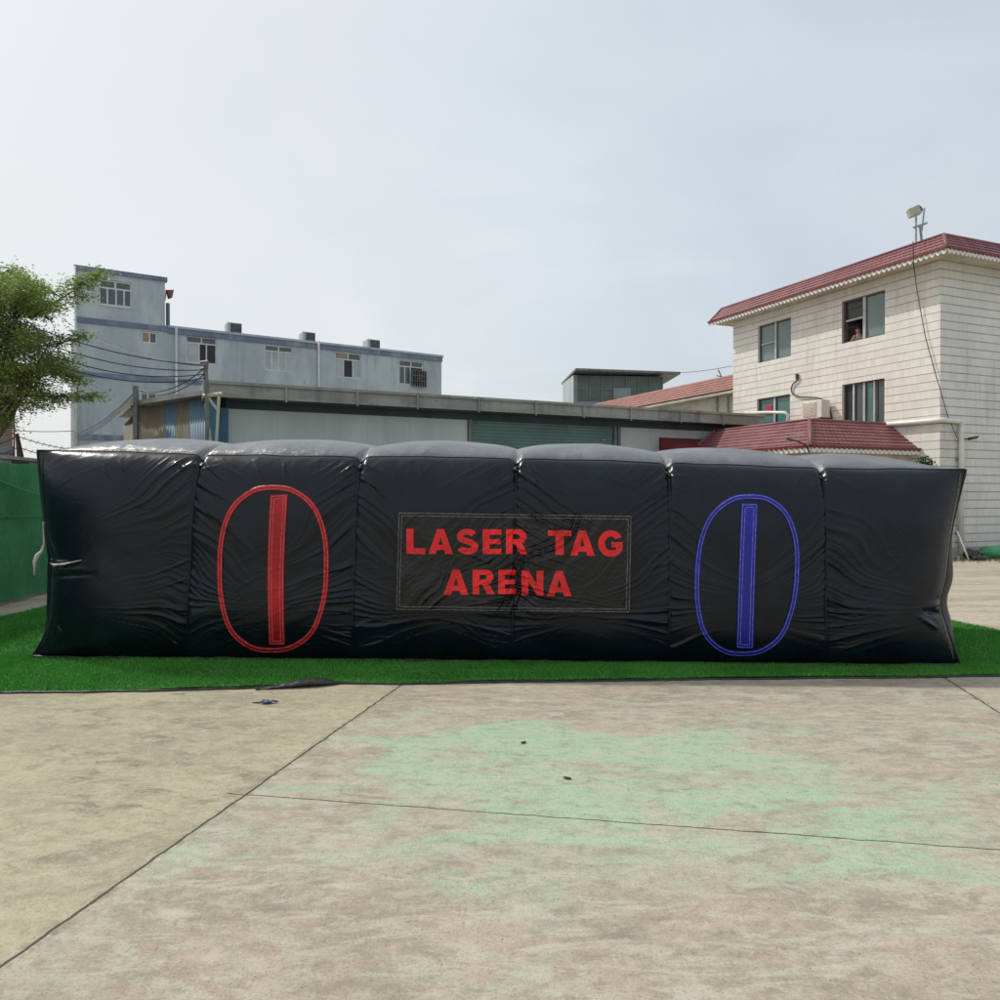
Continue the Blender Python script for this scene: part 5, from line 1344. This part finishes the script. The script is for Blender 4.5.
# ------------------------------------------------------------------ lower wing behind, with a weathered red roof
Wg0 = PY(736, 374, 29.5); FWg = Frame((Wg0[0]+1.3*.421, 29.5-1.3*.907), f_, (-.9,-.4))
zWt = CAMH+(HOR-374)/720*29.5
wing = empty('rear_annex', FWg.p(5,-2,0), 'lower annex with a faded red roof behind the warehouse, left of the house', 'building')
FWe = FWg.shifted(.9); zWe = FWe.hit(733, 389)[1]
LW = 11.9
A = tile_strip(Vector(FWe.p(0,0,0)[:2]), Vector(FWe.p(LW,0,0)[:2]), Vector(FWg.p(0,0,0)[:2]), Vector(FWg.p(LW,0,0)[:2]), zWe, zWt, 6, .2, .015, .02)
mb = MB(); mb.grid(A); obj('roof', mb, M['rtile_old'], wing)
mb = MB(); FWw = FWg.shifted(.45); wall(mb, FWw, 0, LW, 0, zWe+.25); wall(mb, FWg.shifted(-5), 0, LW, 0, zWt); mb.quad([FWw.p(0,0,0),FWw.p(0,-5,0),FWw.p(0,-5,zWt-.1),FWw.p(0,0,zWe+.25)]); mb.quad([FWw.p(LW,0,0),FWw.p(LW,-5,0),FWw.p(LW,-5,zWt-.1),FWw.p(LW,0,zWe+.25)]); mb.quad([FWg.p(0,-.02,zWt-.05),FWg.p(LW,-.02,zWt-.05),FWg.p(LW,-5,zWt-.05),FWg.p(0,-5,zWt-.05)])
obj('wall', mb, M['cream'], wing)
mb = MB(); mb.fbox(FWe, 0, LW, -.45, -.02, zWe-.12, zWe-.02); obj('eave', mb, M['cream'], wing)
for px in (727, 716): a_, z_ = FWw.hit(px, 392, .08); mb = MB(); mb.tube([FWw.p(a_,.08,0), FWw.p(a_,.08,zWe-.12)], .05, 8); obj('downpipe', mb, M['galv'], wing)
mb = MB(); q = PY(721, 378, 31); mb.tube([(q[0],31,q[2]-.4),(q[0],31,q[2]+.1),(q[0]-.12,31,q[2]+.35)], .025, 6); mb.tube([(q[0]-.2,31,q[2]+.1),(q[0]+.25,31,q[2]+.02)], .02, 6); an = obj('antenna', mb, M['gumetal']); tag(an, 'small bent aerial on the faded red roof ridge beside the house', 'antenna')
wire('roof_wire', [PY(655, 372, 46), PY(732, 366, 31)], .014, .15, 'thin wire from the grey rooftop block to the house', 'wire')

# ------------------------------------------------------------------ grey block behind the warehouse
Fh0 = PY(573.5, 380, 44); FHt = Frame((Fh0[0], 44), (1, .10), (0,-1))
hut = empty('grey_block', FHt.p(3,-3,0), 'grey green block with a thin overhanging slab roof above the warehouse', 'building')
zh = FHt.hit(577, 375)[1]; aw = FHt.hit(663, 390)[0]
mb = MB(); wall(mb, FHt, 0, aw, 0, zh-1.6); wall(mb, FHt, 0, .25, zh-1.6, zh); obj('front_wall', mb, M['greyband'], hut)
cl_ = PY(562.5, 383, 47.5); mb = MB(); z_l = zh
mb.quad([FHt.p(0,0,0),(cl_[0],cl_[1],0),(cl_[0],cl_[1],z_l),FHt.p(0,0,z_l)]); mb.quad([(cl_[0],cl_[1],0),FHt.p(aw,-4,0),FHt.p(aw,-4,zh),(cl_[0],cl_[1],zh)]); mb.quad([FHt.p(aw,0,0),FHt.p(aw,-4,0),FHt.p(aw,-4,zh),FHt.p(aw,0,zh)]); obj('side_wall', mb, M['panel'], hut)
mb = MB(); mb.fbox(FHt, .25, aw, -.12, -.10, zh-1.6, zh); obj('glazing', mb, M['glass_hut'], hut)
mb = MB()
for k in range(8): a_ = .3+(aw-.35)*k/7; mb.fbox(FHt, a_-.03, a_+.03, -.098, -.04, zh-1.6, zh)
mb.fbox(FHt, .25, aw, -.096, -.05, zh-.85, zh-.79); obj('glazing_bar', mb, M['shutter'], hut)
mb = MB(); mb.fbox(FHt, 2.5, 3.6, -.09, -.03, zh-1.4, zh-.75); obj('window', mb, M['glass_grey'], hut)
rl0 = FHt.p(-.05,.9,zh+.12); rr0 = PY(680.5, 377.3, 44.3); 
mb = MB(); bk = PY(561.5, 382, 47.9); mb.hexa([rl0,(rr0[0],rr0[1],zh+.10),(rr0[0]-.3,rr0[1]+4.6,zh+.02),(bk[0],bk[1],zh+.0),(rl0[0],rl0[1],zh+.26),(rr0[0],rr0[1],zh+.24),(rr0[0]-.3,rr0[1]+4.6,zh+.16),(bk[0],bk[1],zh+.14)])
obj('roof', mb, M['post'], hut)

# ------------------------------------------------------------------ right side: tube, bags, stick, weeds
q = PG(986, 557.5); tb = empty('inflatable_tube', (q[0]+1, q[1]-.0, 0), 'bright green inflated tube lying by the house wall', 'inflatable tube')
r0 = .165; d_ = Vector(FR.d)
c0_ = Vector((PG(981,559)[0], PG(981,559)[1], r0)); P_ = []; R_ = []
for k in range(30):
    t_ = k/29; P_.append(c0_+Vector((d_.x,d_.y,0))*t_*3.2*1.0); R_.append(r0*(min(1, (t_*3.2/.16))**.5 if t_ < .05 else 1)*(1+.03*math.sin(k*1.3)) if k else .02)
mb = MB(); mb.tube(P_, R_, 18); obj('tube_body', mb, M['greentube'], tb, smooth=True)
mb = MB(); mb.tube([P_[0]+Vector((-.06,0,0)), P_[0]+Vector((.03,0,0))], .035, 8); obj('valve', mb, M['greentube'], tb)
def heap(name, px, py, sx, sy, sz, seed, matr, label, cat):
    o = blob(name, px, py, sx, sy, sz, matr, label, cat, seed, .35)
    for p in o.data.polygons: p.use_smooth = True
    return o
heap('plastic_bag', 970, 559, .24, .15, .24, 4, M['bag'], 'crumpled black bag on the ground beside the drain pipe', 'bag')
heap('plastic_bag', 978.5, 560.5, .22, .14, .13, 9, M['bag'], 'flat black bag between the upright bag and the green tube', 'bag')
mb = MB(); q0 = PG(966.5, 560); mb.tube([(q0[0], q0[1]-.1, .0), PY(957, 531, 18.6)], .022, 8); tag(obj('stick', mb, M['white_pipe'], smooth=True), 'white stick leaning beside the drain pipe at the wall foot', 'stick')
V = []
for _ in range(1500):
    px = random.uniform(952, 1010); t_ = random.random(); p = Vector(PG(px, 559.5+random.gauss(0,1.6)-(px-980)*0.0)); 
    if n1(np.array(px*.35), 44) < -.1: continue
    e = Vector((random.uniform(-.7,.7), random.uniform(-.7,.7), 1)).normalized(); s_ = Vector((random.uniform(-1,1), random.uniform(-1,1), 0)).normalized(); l = random.uniform(.02,.09)
    V += [p-s_*.006, p+s_*.006, p+e*l]
V = np.array([tuple(v) for v in V]); w = np_obj('weeds', V, np.arange(len(V)).reshape(-1,3), M['weed'], None, smooth=False); tag(w, 'thin strip of green and dry weeds along the foot of the side wall', 'weeds', kind='stuff')

S.render.engine = 'CYCLES'; S.render.resolution_x = 1024; S.render.resolution_y = 1024
S.cycles.use_denoising = True; S.cycles.max_bounces = 6
